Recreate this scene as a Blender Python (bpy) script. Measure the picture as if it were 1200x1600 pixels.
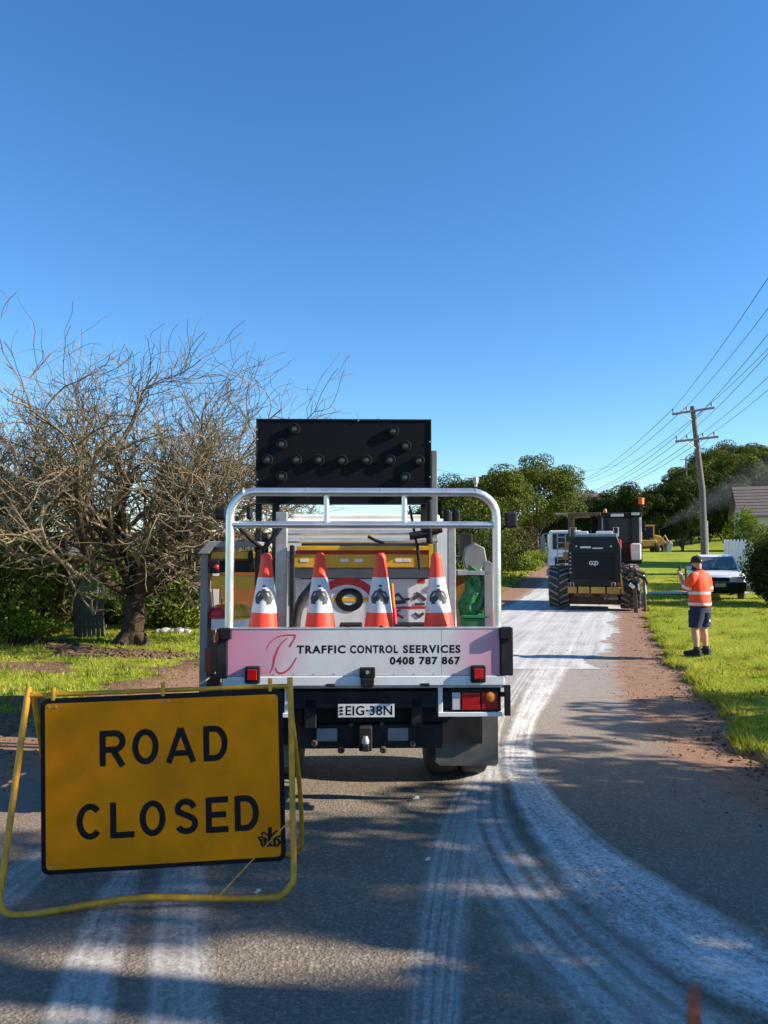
import bpy, bmesh, math, random
import numpy as np
from mathutils import Vector, Matrix, noise as mnoise

for o in list(bpy.data.objects):
    bpy.data.objects.remove(o, do_unlink=True)
SC = bpy.context.scene
COL = SC.collection
R = math.radians

# ---------------------------------------------------------------- camera, sky, sun, exposure
CAM_H = 1.8
PITCH = math.atan(60 / 1200.0)
cd = bpy.data.cameras.new("camera")
cd.sensor_fit = 'VERTICAL'
cd.sensor_height = 24.0
cd.sensor_width = 18.0
cd.lens = 18.0
cd.clip_end = 3000
cam = bpy.data.objects.new("camera", cd)
COL.objects.link(cam)
cam.location = (0, 0, CAM_H)
cam.rotation_euler = (R(90) + PITCH, 0, 0)
SC.camera = cam

SUN_AZ, SUN_EL = 98.0, 27.0          # degrees: azimuth from +Y towards +X
W = bpy.data.worlds.new("World")
SC.world = W
W.use_nodes = True
wn = W.node_tree
bg = wn.nodes['Background']
sky = wn.nodes.new('ShaderNodeTexSky')
sky.sky_type = 'NISHITA'
sky.sun_disc = False
sky.sun_elevation = R(SUN_EL)
sky.sun_rotation = R(SUN_AZ)
sky.air_density = 1.0
sky.dust_density = 0.0
sky.ozone_density = 5.0
hsv = wn.nodes.new('ShaderNodeHueSaturation')      # the deep winter blue of the picture
hsv.inputs['Saturation'].default_value = 1.16
hsv.inputs['Value'].default_value = 0.82
wn.links.new(sky.outputs[0], hsv.inputs['Color'])
wn.links.new(hsv.outputs[0], bg.inputs[0])
bg.inputs[1].default_value = 0.115
sl = bpy.data.lights.new("sun", 'SUN')
sl.energy = 4.7
sl.angle = R(0.55)
sl.color = (1.0, 0.90, 0.76)
sun = bpy.data.objects.new("sun", sl)
COL.objects.link(sun)
_sd = Vector((math.sin(R(SUN_AZ)) * math.cos(R(SUN_EL)), math.cos(R(SUN_AZ)) * math.cos(R(SUN_EL)), math.sin(R(SUN_EL))))
sun.rotation_euler = _sd.to_track_quat('Z', 'Y').to_euler()
sun.location = (30, 10, 30)
SC.view_settings.view_transform = 'Standard'
SC.view_settings.look = 'None'
SC.view_settings.gamma = 1
SC.view_settings.exposure = 1.22
SC.view_settings.use_curve_mapping = False
SC.cycles.use_denoising = True
SC.cycles.max_bounces = 6
SC.cycles.diffuse_bounces = 3
SC.cycles.glossy_bounces = 3
SC.cycles.transparent_max_bounces = 12
SC.cycles.volume_bounces = 0
SC.cycles.volume_step_rate = 0.4

# ---------------------------------------------------------------- helpers: tags
def tag(o, label=None, cat=None, group=None, kind=None):
    if label: o['label'] = label
    if cat: o['category'] = cat
    if group: o['group'] = group
    if kind: o['kind'] = kind
    return o

def thing(name, label, cat, loc=(0, 0, 0), rz=0.0, group=None):
    o = bpy.data.objects.new(name, None)
    COL.objects.link(o)
    o.empty_display_size = 0.2
    o.location = loc
    o.rotation_euler = (0, 0, rz)
    return tag(o, label, cat, group)

def copy_tree(o, parent=None):
    c = o.copy()
    COL.objects.link(c)
    c.parent = parent
    for ch in o.children:
        copy_tree(ch, c)
    return c

# ---------------------------------------------------------------- helpers: materials
def nt_new(name):
    m = bpy.data.materials.new(name)
    m.use_nodes = True
    nt = m.node_tree
    nt.nodes.clear()
    out = nt.nodes.new('ShaderNodeOutputMaterial')
    return m, nt, out

def N(nt, t, **kw):
    n = nt.nodes.new(t)
    for k, v in kw.items():
        if k.startswith('i_'):
            n.inputs[k[2:].replace('_', ' ')].default_value = v
        else:
            setattr(n, k, v)
    return n

def c4(c): return (c[0], c[1], c[2], 1.0)

def ramp(nt, src, stops):
    r = nt.nodes.new('ShaderNodeValToRGB')
    els = r.color_ramp.elements
    els[0].position, els[0].color = stops[0][0], c4(stops[0][1]) if not isinstance(stops[0][1], float) else (stops[0][1],) * 3 + (1,)
    els[1].position, els[1].color = stops[-1][0], c4(stops[-1][1]) if not isinstance(stops[-1][1], float) else (stops[-1][1],) * 3 + (1,)
    for p, c in stops[1:-1]:
        e = els.new(p)
        e.color = c4(c) if not isinstance(c, float) else (c, c, c, 1)
    nt.links.new(src, r.inputs[0])
    return r.outputs[0]

def mixc(nt, fac, a, b, mode='MIX'):
    m = nt.nodes.new('ShaderNodeMix')
    m.data_type = 'RGBA'
    m.blend_type = mode
    for sock, v in ((0, fac), (6, a), (7, b)):
        if hasattr(v, 'is_output'): nt.links.new(v, m.inputs[sock])
        elif sock == 0: m.inputs[0].default_value = v
        else: m.inputs[sock].default_value = c4(v)
    return m.outputs[2]

def math_(nt, op, a, b=0.0, clamp=False):
    m = nt.nodes.new('ShaderNodeMath')
    m.operation = op
    m.use_clamp = clamp
    for i, v in ((0, a), (1, b)):
        if hasattr(v, 'is_output'): nt.links.new(v, m.inputs[i])
        else: m.inputs[i].default_value = v
    return m.outputs[0]

def noise_(nt, vec, scale, detail=4.0, rough=0.55):
    n = nt.nodes.new('ShaderNodeTexNoise')
    n.inputs['Scale'].default_value = scale
    n.inputs['Detail'].default_value = detail
    n.inputs['Roughness'].default_value = rough
    if vec is not None: nt.links.new(vec, n.inputs['Vector'])
    return n.outputs[0]

def mapv(nt, vec, sc=(1, 1, 1), loc=(0, 0, 0)):
    m = nt.nodes.new('ShaderNodeMapping')
    m.inputs['Scale'].default_value = sc
    m.inputs['Location'].default_value = loc
    nt.links.new(vec, m.inputs['Vector'])
    return m.outputs[0]

def geo_pos(nt):
    return nt.nodes.new('ShaderNodeNewGeometry').outputs['Position']

def objco(nt):
    return nt.nodes.new('ShaderNodeTexCoord').outputs['Object']

def mat(name, col, rough=0.5, metal=0.0, var=0.12, scale=6.0, bump=0.0, bscale=60.0, dirt=None, dirt_amt=0.0, dscale=3.0, coat=0.0, spec=0.5):
    m, nt, out = nt_new(name)
    p = nt.nodes.new('ShaderNodeBsdfPrincipled')
    nt.links.new(p.outputs[0], out.inputs[0])
    oi = nt.nodes.new('ShaderNodeObjectInfo')
    cv = nt.nodes.new('ShaderNodeCombineXYZ')
    for k in range(3): nt.links.new(math_(nt, 'MULTIPLY', oi.outputs['Random'], (17.0, 9.0, 23.0)[k]), cv.inputs[k])
    va = nt.nodes.new('ShaderNodeVectorMath'); va.operation = 'ADD'
    nt.links.new(objco(nt), va.inputs[0]); nt.links.new(cv.outputs[0], va.inputs[1])
    oc = va.outputs[0]
    n1 = noise_(nt, oc, scale, 5)
    lo = tuple(max(0, c * (1 - var)) for c in col)
    hi = tuple(min(1, c * (1 + var)) for c in col)
    c = ramp(nt, n1, [(0.3, lo), (0.7, hi)])
    if dirt is not None:
        n2 = noise_(nt, mapv(nt, oc, (1, 1, 1), (3.1, 7.7, 1.3)), dscale, 8, 0.65)
        f = ramp(nt, n2, [(0.5 - dirt_amt * 0.35, 0.0), (0.75, min(1.0, dirt_amt * 1.3))])
        c = mixc(nt, f, c, dirt)
    nt.links.new(c, p.inputs['Base Color'])
    rr = ramp(nt, n1, [(0.3, max(0.02, rough - 0.08)), (0.7, min(1.0, rough + 0.08))])
    nt.links.new(rr, p.inputs['Roughness'])
    p.inputs['Metallic'].default_value = metal
    p.inputs['Coat Weight'].default_value = coat
    p.inputs['Specular IOR Level'].default_value = spec
    if bump > 0:
        b = nt.nodes.new('ShaderNodeBump')
        b.inputs['Strength'].default_value = bump
        b.inputs['Distance'].default_value = 0.01
        nt.links.new(noise_(nt, oc, bscale, 6), b.inputs['Height'])
        nt.links.new(b.outputs[0], p.inputs['Normal'])
    return m

def leaf_mat(name, c1, c2, c3, trans=0.3):
    m, nt, out = nt_new(name)
    g = nt.nodes.new('ShaderNodeNewGeometry')
    big = noise_(nt, objco(nt), 0.9, 2)
    f = math_(nt, 'ADD', math_(nt, 'MULTIPLY', g.outputs['Random Per Island'], 0.42), math_(nt, 'MULTIPLY', big, 0.72))
    c = ramp(nt, f, [(0.2, c1), (0.55, c2), (0.92, c3)])
    d = nt.nodes.new('ShaderNodeBsdfPrincipled')
    d.inputs['Roughness'].default_value = 0.6
    d.inputs['Specular IOR Level'].default_value = 0.06
    nt.links.new(c, d.inputs['Base Color'])
    t = nt.nodes.new('ShaderNodeBsdfTranslucent')
    nt.links.new(mixc(nt, 1.0, c, (1.15, 1.1, 0.5), 'MULTIPLY'), t.inputs[0])
    mx = nt.nodes.new('ShaderNodeMixShader')
    mx.inputs[0].default_value = trans
    nt.links.new(d.outputs[0], mx.inputs[1])
    nt.links.new(t.outputs[0], mx.inputs[2])
    nt.links.new(mx.outputs[0], out.inputs[0])
    return m

def glass_mat(name, col=(0.03, 0.04, 0.05), rough=0.06, alpha=1.0):
    m, nt, out = nt_new(name)
    p = nt.nodes.new('ShaderNodeBsdfPrincipled')
    p.inputs['Base Color'].default_value = c4(col)
    p.inputs['Roughness'].default_value = rough
    p.inputs['Specular IOR Level'].default_value = 0.28
    p.inputs['Alpha'].default_value = alpha
    nt.links.new(p.outputs[0], out.inputs[0])
    return m

M = {}
M['yellow_board'] = mat('sign_yellow', (0.96, 0.285, 0.002), 0.55, var=0.06, scale=2.0, dirt=(0.42, 0.15, 0.006), dirt_amt=0.5, dscale=3.2, spec=0.12)
M['yellow_tube'] = mat('frame_yellow', (0.76, 0.36, 0.010), 0.42, var=0.12, scale=8, dirt=(0.10, 0.05, 0.02), dirt_amt=0.5, dscale=14)
M['black_paint'] = mat('black_paint', (0.008, 0.008, 0.009), 0.6, var=0.25, scale=12, dirt=(0.05, 0.045, 0.04), dirt_amt=0.12, dscale=9, spec=0.2)
M['black_steel'] = mat('black_steel', (0.010, 0.011, 0.014), 0.6, spec=0.2, var=0.3, scale=7, dirt=(0.09, 0.075, 0.06), dirt_amt=0.25, dscale=5)
M['board_black'] = mat('arrow_board_black', (0.0035, 0.0042, 0.0075), 0.6, var=0.15, scale=5, spec=0.15)
M['rubber'] = mat('rubber', (0.022, 0.021, 0.020), 0.8, var=0.25, scale=9, bump=0.3, bscale=40, dirt=(0.16, 0.12, 0.09), dirt_amt=0.3, dscale=6)
M['dusty_rubber'] = mat('dusty_rubber', (0.20, 0.17, 0.15), 0.9, var=0.25, scale=7, bump=0.3, bscale=40)
M['flap_rubber'] = mat('mudflap_rubber', (0.10, 0.092, 0.085), 0.8, var=0.2, scale=6, dirt=(0.2, 0.17, 0.14), dirt_amt=0.4, dscale=5)
M['alu'] = mat('brushed_aluminium', (0.74, 0.74, 0.74), 0.36, 0.85, var=0.06, scale=9, dirt=(0.5, 0.48, 0.46), dirt_amt=0.15, dscale=7)
M['galv'] = mat('galvanised_steel', (0.42, 0.43, 0.44), 0.5, 0.7, var=0.18, scale=16, dirt=(0.16, 0.13, 0.1), dirt_amt=0.3, dscale=7)
M['grey_paint'] = mat('grey_paint', (0.23, 0.235, 0.24), 0.5, var=0.15, scale=5, dirt=(0.1, 0.085, 0.07), dirt_amt=0.35, dscale=4)
M['white_paint'] = mat('white_paint', (0.74, 0.74, 0.73), 0.35, var=0.05, scale=4, dirt=(0.36, 0.31, 0.26), dirt_amt=0.22, dscale=4, coat=0.2)
M['white_vinyl'] = mat('white_sheet', (0.70, 0.70, 0.68), 0.5, var=0.06, scale=4, dirt=(0.33, 0.28, 0.22), dirt_amt=0.3, dscale=5)
M['yellow_paint'] = mat('yellow_paint', (0.68, 0.36, 0.015), 0.42, var=0.08, scale=5, dirt=(0.15, 0.1, 0.05), dirt_amt=0.3, dscale=7)
M['machine_yellow'] = mat('machine_yellow', (0.58, 0.30, 0.03), 0.5, var=0.12, scale=5, dirt=(0.2, 0.11, 0.06), dirt_amt=0.5, dscale=4)
M['orange_plastic'] = mat('cone_orange', (0.95, 0.050, 0.016), 0.5, var=0.05, scale=6, dirt=(0.42, 0.07, 0.04), dirt_amt=0.3, dscale=7)
M['hi_vis'] = mat('hi_vis_orange', (0.93, 0.072, 0.013), 0.75, var=0.08, scale=9, bump=0.25, bscale=22)
M['reflective'] = mat('reflective_band', (0.64, 0.65, 0.66), 0.35, var=0.06, scale=8, dirt=(0.35, 0.33, 0.3), dirt_amt=0.25, dscale=9)
M['emblem_black'] = mat('emblem_black', (0.045, 0.045, 0.05), 0.6, var=0.3, scale=40)
M['red_lens'] = mat('red_lens', (0.42, 0.008, 0.010), 0.15, var=0.1, scale=20, coat=0.6)
M['amber_lens'] = mat('amber_lens', (0.70, 0.20, 0.01), 0.15, var=0.1, scale=20, coat=0.6)
M['clear_lens'] = mat('clear_lens', (0.55, 0.56, 0.57), 0.12, var=0.1, scale=20, coat=0.6)
M['lamp_glass'] = mat('unlit_lamp', (0.075, 0.072, 0.062), 0.2, var=0.2, scale=30, coat=0.5)
M['red_print'] = mat('red_print', (0.55, 0.02, 0.03), 0.5, var=0.1, scale=6)
M['pink_red'] = mat('logo_red', (0.62, 0.035, 0.09), 0.45, var=0.1, scale=6)
M['plate_white'] = mat('plate_white', (0.68, 0.68, 0.66), 0.45, var=0.05, scale=20, dirt=(0.3, 0.27, 0.22), dirt_amt=0.2, dscale=20)
M['green_plastic'] = mat('green_plastic', (0.012, 0.16, 0.05), 0.5, var=0.15, scale=6)
M['brown_box'] = mat('rusty_lining', (0.30, 0.12, 0.03), 0.7, var=0.2, scale=5)
M['rust_brown'] = mat('muddy_steel', (0.16, 0.085, 0.05), 0.75, var=0.3, scale=4, dirt=(0.04, 0.03, 0.025), dirt_amt=0.5, dscale=5)
M['glass'] = glass_mat('dark_glass')
M['cab_glass'] = glass_mat('cab_glass', (0.008, 0.016, 0.024), 0.16, 0.9)
M['skin'] = mat('skin', (0.52, 0.27, 0.18), 0.55, var=0.08, scale=12)
M['navy'] = mat('navy_cloth', (0.013, 0.018, 0.055), 0.85, var=0.2, scale=10, bump=0.3, bscale=18)
M['black_cloth'] = mat('black_cloth', (0.014, 0.014, 0.016), 0.85, var=0.2, scale=10)
M['silver_car'] = mat('silver_blue_paint', (0.74, 0.76, 0.78), 0.3, 0.0, var=0.02, scale=1, coat=0.5)
M['black_plastic'] = mat('black_plastic', (0.010, 0.010, 0.012), 0.6, var=0.2, scale=10, spec=0.25)
M['pole_wood'] = mat('pole_wood', (0.115, 0.10, 0.09), 0.85, var=0.25, scale=9, bump=0.5, bscale=30)
M['wire'] = mat('wire_black', (0.02, 0.022, 0.027), 0.6, var=0.1)
M['bark'] = mat('bark', (0.048, 0.031, 0.022), 0.95, var=0.6, scale=7, bump=1.0, bscale=18, dirt=(0.13, 0.10, 0.07), dirt_amt=0.35, dscale=4, spec=0.1)
M['twig'] = mat('twig_bark', (0.20, 0.155, 0.10), 0.85, var=0.55, scale=1.6, dirt=(0.085, 0.07, 0.03), dirt_amt=0.5, dscale=1.1, spec=0.15)
M['dark_bark'] = mat('dark_bark', (0.06, 0.045, 0.035), 0.9, var=0.3, scale=6, bump=0.5)
M['grey_timber'] = mat('grey_timber', (0.095, 0.082, 0.068), 0.85, var=0.3, scale=5, bump=0.4, bscale=30)
M['fence_white'] = mat('fence_white', (0.66, 0.66, 0.64), 0.6, var=0.06, scale=3, dirt=(0.4, 0.36, 0.3), dirt_amt=0.25)
M['roof_tile'] = mat('roof_tile', (0.15, 0.115, 0.095), 0.8, var=0.25, scale=8)
M['cream_wall'] = mat('cream_wall', (0.55, 0.51, 0.45), 0.8, var=0.06, scale=2)
M['brick_wall'] = mat('brick_wall', (0.24, 0.15, 0.11), 0.85, var=0.2, scale=6)
M['red_bin'] = mat('red_plastic', (0.28, 0.035, 0.025), 0.5, var=0.1)
M['rock'] = mat('pale_rock', (0.42, 0.40, 0.36), 0.9, var=0.2, scale=8, bump=0.6, bscale=14)
M['clod'] = mat('soil_clod', (0.115, 0.068, 0.042), 0.95, var=0.35, scale=14, bump=0.7, bscale=40)
M['orange_flag'] = mat('orange_flag', (0.9, 0.16, 0.01), 0.6, var=0.05)
M['concrete'] = mat('concrete', (0.40, 0.385, 0.35), 0.85, var=0.1, scale=1.5, bump=0.2)
LM = {}
LM['wood_dark'] = leaf_mat('leaves_dark', (0.014, 0.026, 0.007), (0.036, 0.056, 0.012), (0.088, 0.105, 0.02), 0.2)
LM['olive'] = leaf_mat('leaves_olive', (0.030, 0.048, 0.009), (0.082, 0.108, 0.018), (0.17, 0.18, 0.034), 0.25)
LM['shrub'] = leaf_mat('leaves_shrub', (0.06, 0.10, 0.018), (0.16, 0.22, 0.035), (0.36, 0.38, 0.09), 0.42)
LM['rusty'] = leaf_mat('leaves_rusty', (0.06, 0.05, 0.014), (0.13, 0.10, 0.03), (0.24, 0.15, 0.045), 0.3)
LM['lime'] = leaf_mat('leaves_lime', (0.06, 0.11, 0.014), (0.13, 0.19, 0.025), (0.26, 0.27, 0.04), 0.35)
LM['brown'] = leaf_mat('leaves_brown', (0.05, 0.035, 0.022), (0.10, 0.065, 0.04), (0.16, 0.11, 0.075), 0.2)
LM['gum'] = leaf_mat('leaves_gum', (0.03, 0.05, 0.02), (0.06, 0.085, 0.035), (0.12, 0.13, 0.06), 0.2)

# ---------------------------------------------------------------- helpers: meshes
class MB:
    def __init__(s): s.v, s.f = [], []
    def add(s, vs, fs):
        k = len(s.v)
        s.v.extend([tuple(p) for p in vs])
        s.f.extend([tuple(i + k for i in f) for f in fs])
        return s
    def box(s, c, d, rot=None, top=(1, 1)):
        hx, hy, hz = d[0] / 2, d[1] / 2, d[2] / 2
        P = []
        for z, sx, sy in ((-hz, 1, 1), (hz, top[0], top[1])):
            for x, y in ((-1, -1), (1, -1), (1, 1), (-1, 1)):
                P.append(Vector((x * hx * sx, y * hy * sy, z)))
        if rot is not None:
            rm = Matrix.Rotation(rot[1], 3, rot[0]) if isinstance(rot, tuple) else rot
            P = [rm @ p for p in P]
        P = [p + Vector(c) for p in P]
        return s.add(P, [(3, 2, 1, 0), (4, 5, 6, 7), (0, 1, 5, 4), (1, 2, 6, 5), (2, 3, 7, 6), (3, 0, 4, 7)])
    def tube(s, pts, r, n=8, cap=True, closed=False):
        pts = [Vector(p) for p in pts]
        m = len(pts)
        rs = r if isinstance(r, (list, tuple)) else [r] * m
        prev = None
        V, F = [], []
        for i, p in enumerate(pts):
            if closed: t = (pts[(i + 1) % m] - pts[i - 1])
            else: t = pts[min(i + 1, m - 1)] - pts[max(i - 1, 0)]
            if t.length < 1e-9: t = Vector((0, 0, 1))
            t.normalize()
            if prev is None:
                a = Vector((0, 0, 1)) if abs(t.z) < 0.9 else Vector((1, 0, 0))
                u = t.cross(a).normalized()
            else:
                u = (prev - t * prev.dot(t))
                u = u.normalized() if u.length > 1e-6 else t.orthogonal().normalized()
            w = t.cross(u)
            prev = u
            for k in range(n):
                an = 2 * math.pi * k / n
                V.append(p + (u * math.cos(an) + w * math.sin(an)) * rs[i])
        rng = m if closed else m - 1
        for i in range(rng):
            j = (i + 1) % m
            for k in range(n):
                k2 = (k + 1) % n
                F.append((i * n + k, i * n + k2, j * n + k2, j * n + k))
        if cap and not closed:
            F.append(tuple(reversed(range(n))))
            F.append(tuple((m - 1) * n + k for k in range(n)))
        return s.add(V, F)
    def lathe(s, prof, n=20, o=(0, 0, 0), axis='Z', cap=True):
        V, F = [], []
        o = Vector(o)
        for (r, z) in prof:
            for k in range(n):
                a = 2 * math.pi * k / n
                x, y = r * math.cos(a), r * math.sin(a)
                if axis == 'Z': p = Vector((x, y, z))
                elif axis == 'Y': p = Vector((x, z, y))
                else: p = Vector((z, x, y))
                V.append(o + p)
        m = len(prof)
        for i in range(m - 1):
            for k in range(n):
                k2 = (k + 1) % n
                F.append((i * n + k, i * n + k2, (i + 1) * n + k2, (i + 1) * n + k))
        if cap:
            F.append(tuple(reversed(range(n))))
            F.append(tuple((m - 1) * n + k for k in range(n)))
        return s.add(V, F)
    def prism(s, poly, a, b, plane='XZ'):
        n = len(poly)
        def q(p, t):
            if plane == 'XZ': return (p[0], t, p[1])
            if plane == 'YZ': return (t, p[0], p[1])
            return (p[0], p[1], t)
        V = [q(p, a) for p in poly] + [q(p, b) for p in poly]
        F = [tuple(range(n)), tuple(reversed(range(n, 2 * n)))]
        for i in range(n):
            j = (i + 1) % n
            F.append((i, i + n, j + n, j))
        return s.add(V, F)
    def stroke(s, pts, w, y, thick=0.0015, closed=False):
        """flat ribbon in the XZ plane facing -Y, w wide (number or list), mitred"""
        P = [Vector((p[0], p[1])) for p in pts]
        m = len(P)
        ws = w if isinstance(w, (list, tuple)) else [w] * m
        L = []
        for i in range(m):
            if closed:
                d0 = (P[i] - P[i - 1]).normalized(); d1 = (P[(i + 1) % m] - P[i]).normalized()
            else:
                d0 = (P[i] - P[i - 1]).normalized() if i > 0 else (P[1] - P[0]).normalized()
                d1 = (P[i + 1] - P[i]).normalized() if i < m - 1 else d0
            t = d0 + d1
            t = t.normalized() if t.length > 1e-6 else d0
            nn = Vector((-t.y, t.x))
            k = 1.0 / max(0.45, nn.dot(Vector((-d0.y, d0.x))))
            L.append((P[i] + nn * ws[i] * 0.5 * k, P[i] - nn * ws[i] * 0.5 * k))
        V, F = [], []
        for a, b in L:
            V += [(a.x, y, a.y), (b.x, y, b.y), (a.x, y + thick, a.y), (b.x, y + thick, b.y)]
        for i in range(m if closed else m - 1):
            j = (i + 1) % m
            a, b = i * 4, j * 4
            F += [(a, a + 1, b + 1, b), (a, b, b + 2, a + 2), (a + 1, a + 3, b + 3, b + 1)]
        if not closed:
            F += [(0, 2, 3, 1), ((m - 1) * 4, (m - 1) * 4 + 1, (m - 1) * 4 + 3, (m - 1) * 4 + 2)]
        return s.add(V, F)
    def xf(s, mt):
        s.v = [tuple(mt @ Vector(p)) for p in s.v]
        return s
    def mesh(s, name, material=None, smooth=None):
        me = bpy.data.meshes.new(name)
        me.from_pydata(s.v, [], s.f)
        me.validate()
        if material: me.materials.append(material)
        if smooth is not None:
            me.shade_smooth()
            me.set_sharp_from_angle(angle=R(smooth))
        me.update()
        return me
    def build(s, name, material, parent=None, smooth=None, bevel=0.0, loc=None, fixn=True, segs=2):
        me = s.mesh(name, material, smooth)
        if fixn:
            bm = bmesh.new(); bm.from_mesh(me)
            bmesh.ops.recalc_face_normals(bm, faces=bm.faces)
            bm.to_mesh(me); bm.free()
        o = bpy.data.objects.new(name, me)
        COL.objects.link(o)
        if parent: o.parent = parent
        if loc is not None: o.location = loc
        if bevel > 0:
            b = o.modifiers.new('bevel', 'BEVEL')
            b.width = bevel; b.segments = segs; b.limit_method = 'ANGLE'; b.angle_limit = R(40)
            if smooth is None:
                me.shade_smooth()
                b.harden_normals = True
        return o

def np_mesh(name, verts, faces, material, parent=None, loc=None):
    me = bpy.data.meshes.new(name)
    nv, nf = len(verts), len(faces)
    k = faces.shape[1]
    me.vertices.add(nv)
    me.vertices.foreach_set('co', np.asarray(verts, np.float32).ravel())
    me.loops.add(nf * k)
    me.loops.foreach_set('vertex_index', np.asarray(faces, np.int32).ravel())
    me.polygons.add(nf)
    me.polygons.foreach_set('loop_start', np.arange(0, nf * k, k, dtype=np.int32))
    me.update(calc_edges=True)
    if material: me.materials.append(material)
    o = bpy.data.objects.new(name, me)
    COL.objects.link(o)
    if parent: o.parent = parent
    if loc is not None: o.location = loc
    return o

def leaves_np(rng, lobes, n, size, fill=0.25, flat=0.0, zmin=None, jit=0.42):
    """n leaf-sized rhombs spread over the lobes (cx,cy,cz,rx,ry,rz); returns verts, faces"""
    L = np.array(lobes, float)
    wgt = (L[:, 3] * L[:, 4] + L[:, 4] * L[:, 5] + L[:, 3] * L[:, 5])
    idx = rng.choice(len(L), n, p=wgt / wgt.sum())
    d = rng.normal(size=(n, 3))
    d /= np.linalg.norm(d, axis=1)[:, None]
    inner = rng.random(n) < fill
    rad = np.where(inner, rng.random(n) ** 0.5, 0.86 + 0.2 * rng.random(n))
    # surface lumps: sprays along the normal
    P = L[idx, :3] + d * L[idx, 3:] * rad[:, None]
    nr = d + rng.normal(size=(n, 3)) * jit
    nr[:, 2] += flat
    nr /= np.linalg.norm(nr, axis=1)[:, None]
    t = np.cross(nr, rng.normal(size=(n, 3)))
    t /= np.linalg.norm(t, axis=1)[:, None]
    b = np.cross(nr, t)
    s = size * (0.6 + 0.8 * rng.random(n))[:, None]
    bend = nr * s * 0.18
    V = np.stack([P - t * s * 0.5, P + b * s * 0.27 + bend, P + t * s * 0.5, P - b * s * 0.27 + bend], 1)
    if zmin is not None:
        keep = P[:, 2] > zmin
        V = V[keep]
        n = len(V)
    F = np.arange(n * 4).reshape(n, 4)
    return V.reshape(-1, 3), F

def text_mesh(txt, bold=0.0, space=1.0):
    cu = bpy.data.curves.new('t', 'FONT')
    cu.body = txt
    cu.offset = bold
    cu.space_character = space
    cu.resolution_u = 4
    cu.extrude = 0.0
    o = bpy.data.objects.new('t', cu)
    COL.objects.link(o)
    bpy.context.view_layer.update()
    me = bpy.data.meshes.new_from_object(o.evaluated_get(bpy.context.evaluated_depsgraph_get()))
    bpy.data.objects.remove(o, do_unlink=True)
    return me

def lettering(txt, x0, x1, z0, z1, y, material, parent, bold=0.02, space=1.0, name='lettering'):
    me = text_mesh(txt, bold, space)
    co = np.zeros(len(me.vertices) * 3, np.float32)
    me.vertices.foreach_get('co', co)
    co = co.reshape(-1, 3)
    mn, mx = co.min(0), co.max(0)
    out = np.zeros_like(co)
    out[:, 0] = x0 + (co[:, 0] - mn[0]) / (mx[0] - mn[0]) * (x1 - x0)
    out[:, 2] = z0 + (co[:, 1] - mn[1]) / (mx[1] - mn[1]) * (z1 - z0)
    out[:, 1] = y
    me.vertices.foreach_set('co', out.ravel())
    me.materials.clear(); me.materials.append(material)
    me.update()
    o = bpy.data.objects.new(name, me)
    COL.objects.link(o)
    o.parent = parent
    return o

def rrect(x0, x1, z0, z1, r, n=5):
    P = []
    for cx, cz, a0 in ((x1 - r, z1 - r, 0), (x0 + r, z1 - r, 90), (x0 + r, z0 + r, 180), (x1 - r, z0 + r, 270)):
        for k in range(n + 1):
            a = R(a0 + 90 * k / n)
            P.append((cx + r * math.cos(a), cz + r * math.sin(a)))
    return P

def arc(cx, cz, rx, rz, a0, a1, n=10):
    return [(cx + rx * math.cos(R(a0 + (a1 - a0) * k / n)), cz + rz * math.sin(R(a0 + (a1 - a0) * k / n))) for k in range(n + 1)]

def smooth_path(pts, sub=6):
    P = [Vector(p) for p in pts]
    out = []
    for i in range(len(P) - 1):
        p0, p1, p2, p3 = P[max(i - 1, 0)], P[i], P[i + 1], P[min(i + 2, len(P) - 1)]
        for k in range(sub):
            t = k / sub
            out.append(0.5 * ((2 * p1) + (p2 - p0) * t + (2 * p0 - 5 * p1 + 4 * p2 - p3) * t * t + (3 * p1 - p0 - 3 * p2 + p3) * t ** 3))
    out.append(P[-1])
    return out

def sstep(a, b, x):
    t = np.clip((np.asarray(x, float) - a) / (b - a), 0, 1)
    return t * t * (3 - 2 * t)

def unpix(px, py, Y):
    """world point at distance Y seen at a photograph pixel"""
    dx = (px - 600) / 1200.0; k = (py - 800) / 1200.0
    dy = math.cos(PITCH) + k * math.sin(PITCH)
    dz = math.sin(PITCH) - k * math.cos(PITCH)
    t = Y / dy
    return Vector((dx * t, Y, CAM_H + dz * t))

def gpix(px, py, z=0.0):
    """ground point (height z) seen at a photograph pixel"""
    dx = (px - 600) / 1200.0; k = (py - 800) / 1200.0
    dy = math.cos(PITCH) + k * math.sin(PITCH)
    dz = math.sin(PITCH) - k * math.cos(PITCH)
    t = (z - CAM_H) / dz
    return Vector((dx * t, dy * t, z))

# ================================================================ THE GROUND AND THE ROAD
def table(pts):
    ys = np.arange(-12, 140, 0.1)
    p = np.array(pts, float)
    v = np.interp(ys, p[:, 0], p[:, 1])
    k = np.hanning(25); k /= k.sum()
    vp = np.pad(v, 12, mode='edge')
    v = np.convolve(vp, k, 'valid')
    return lambda y: np.interp(y, ys, v)

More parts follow.
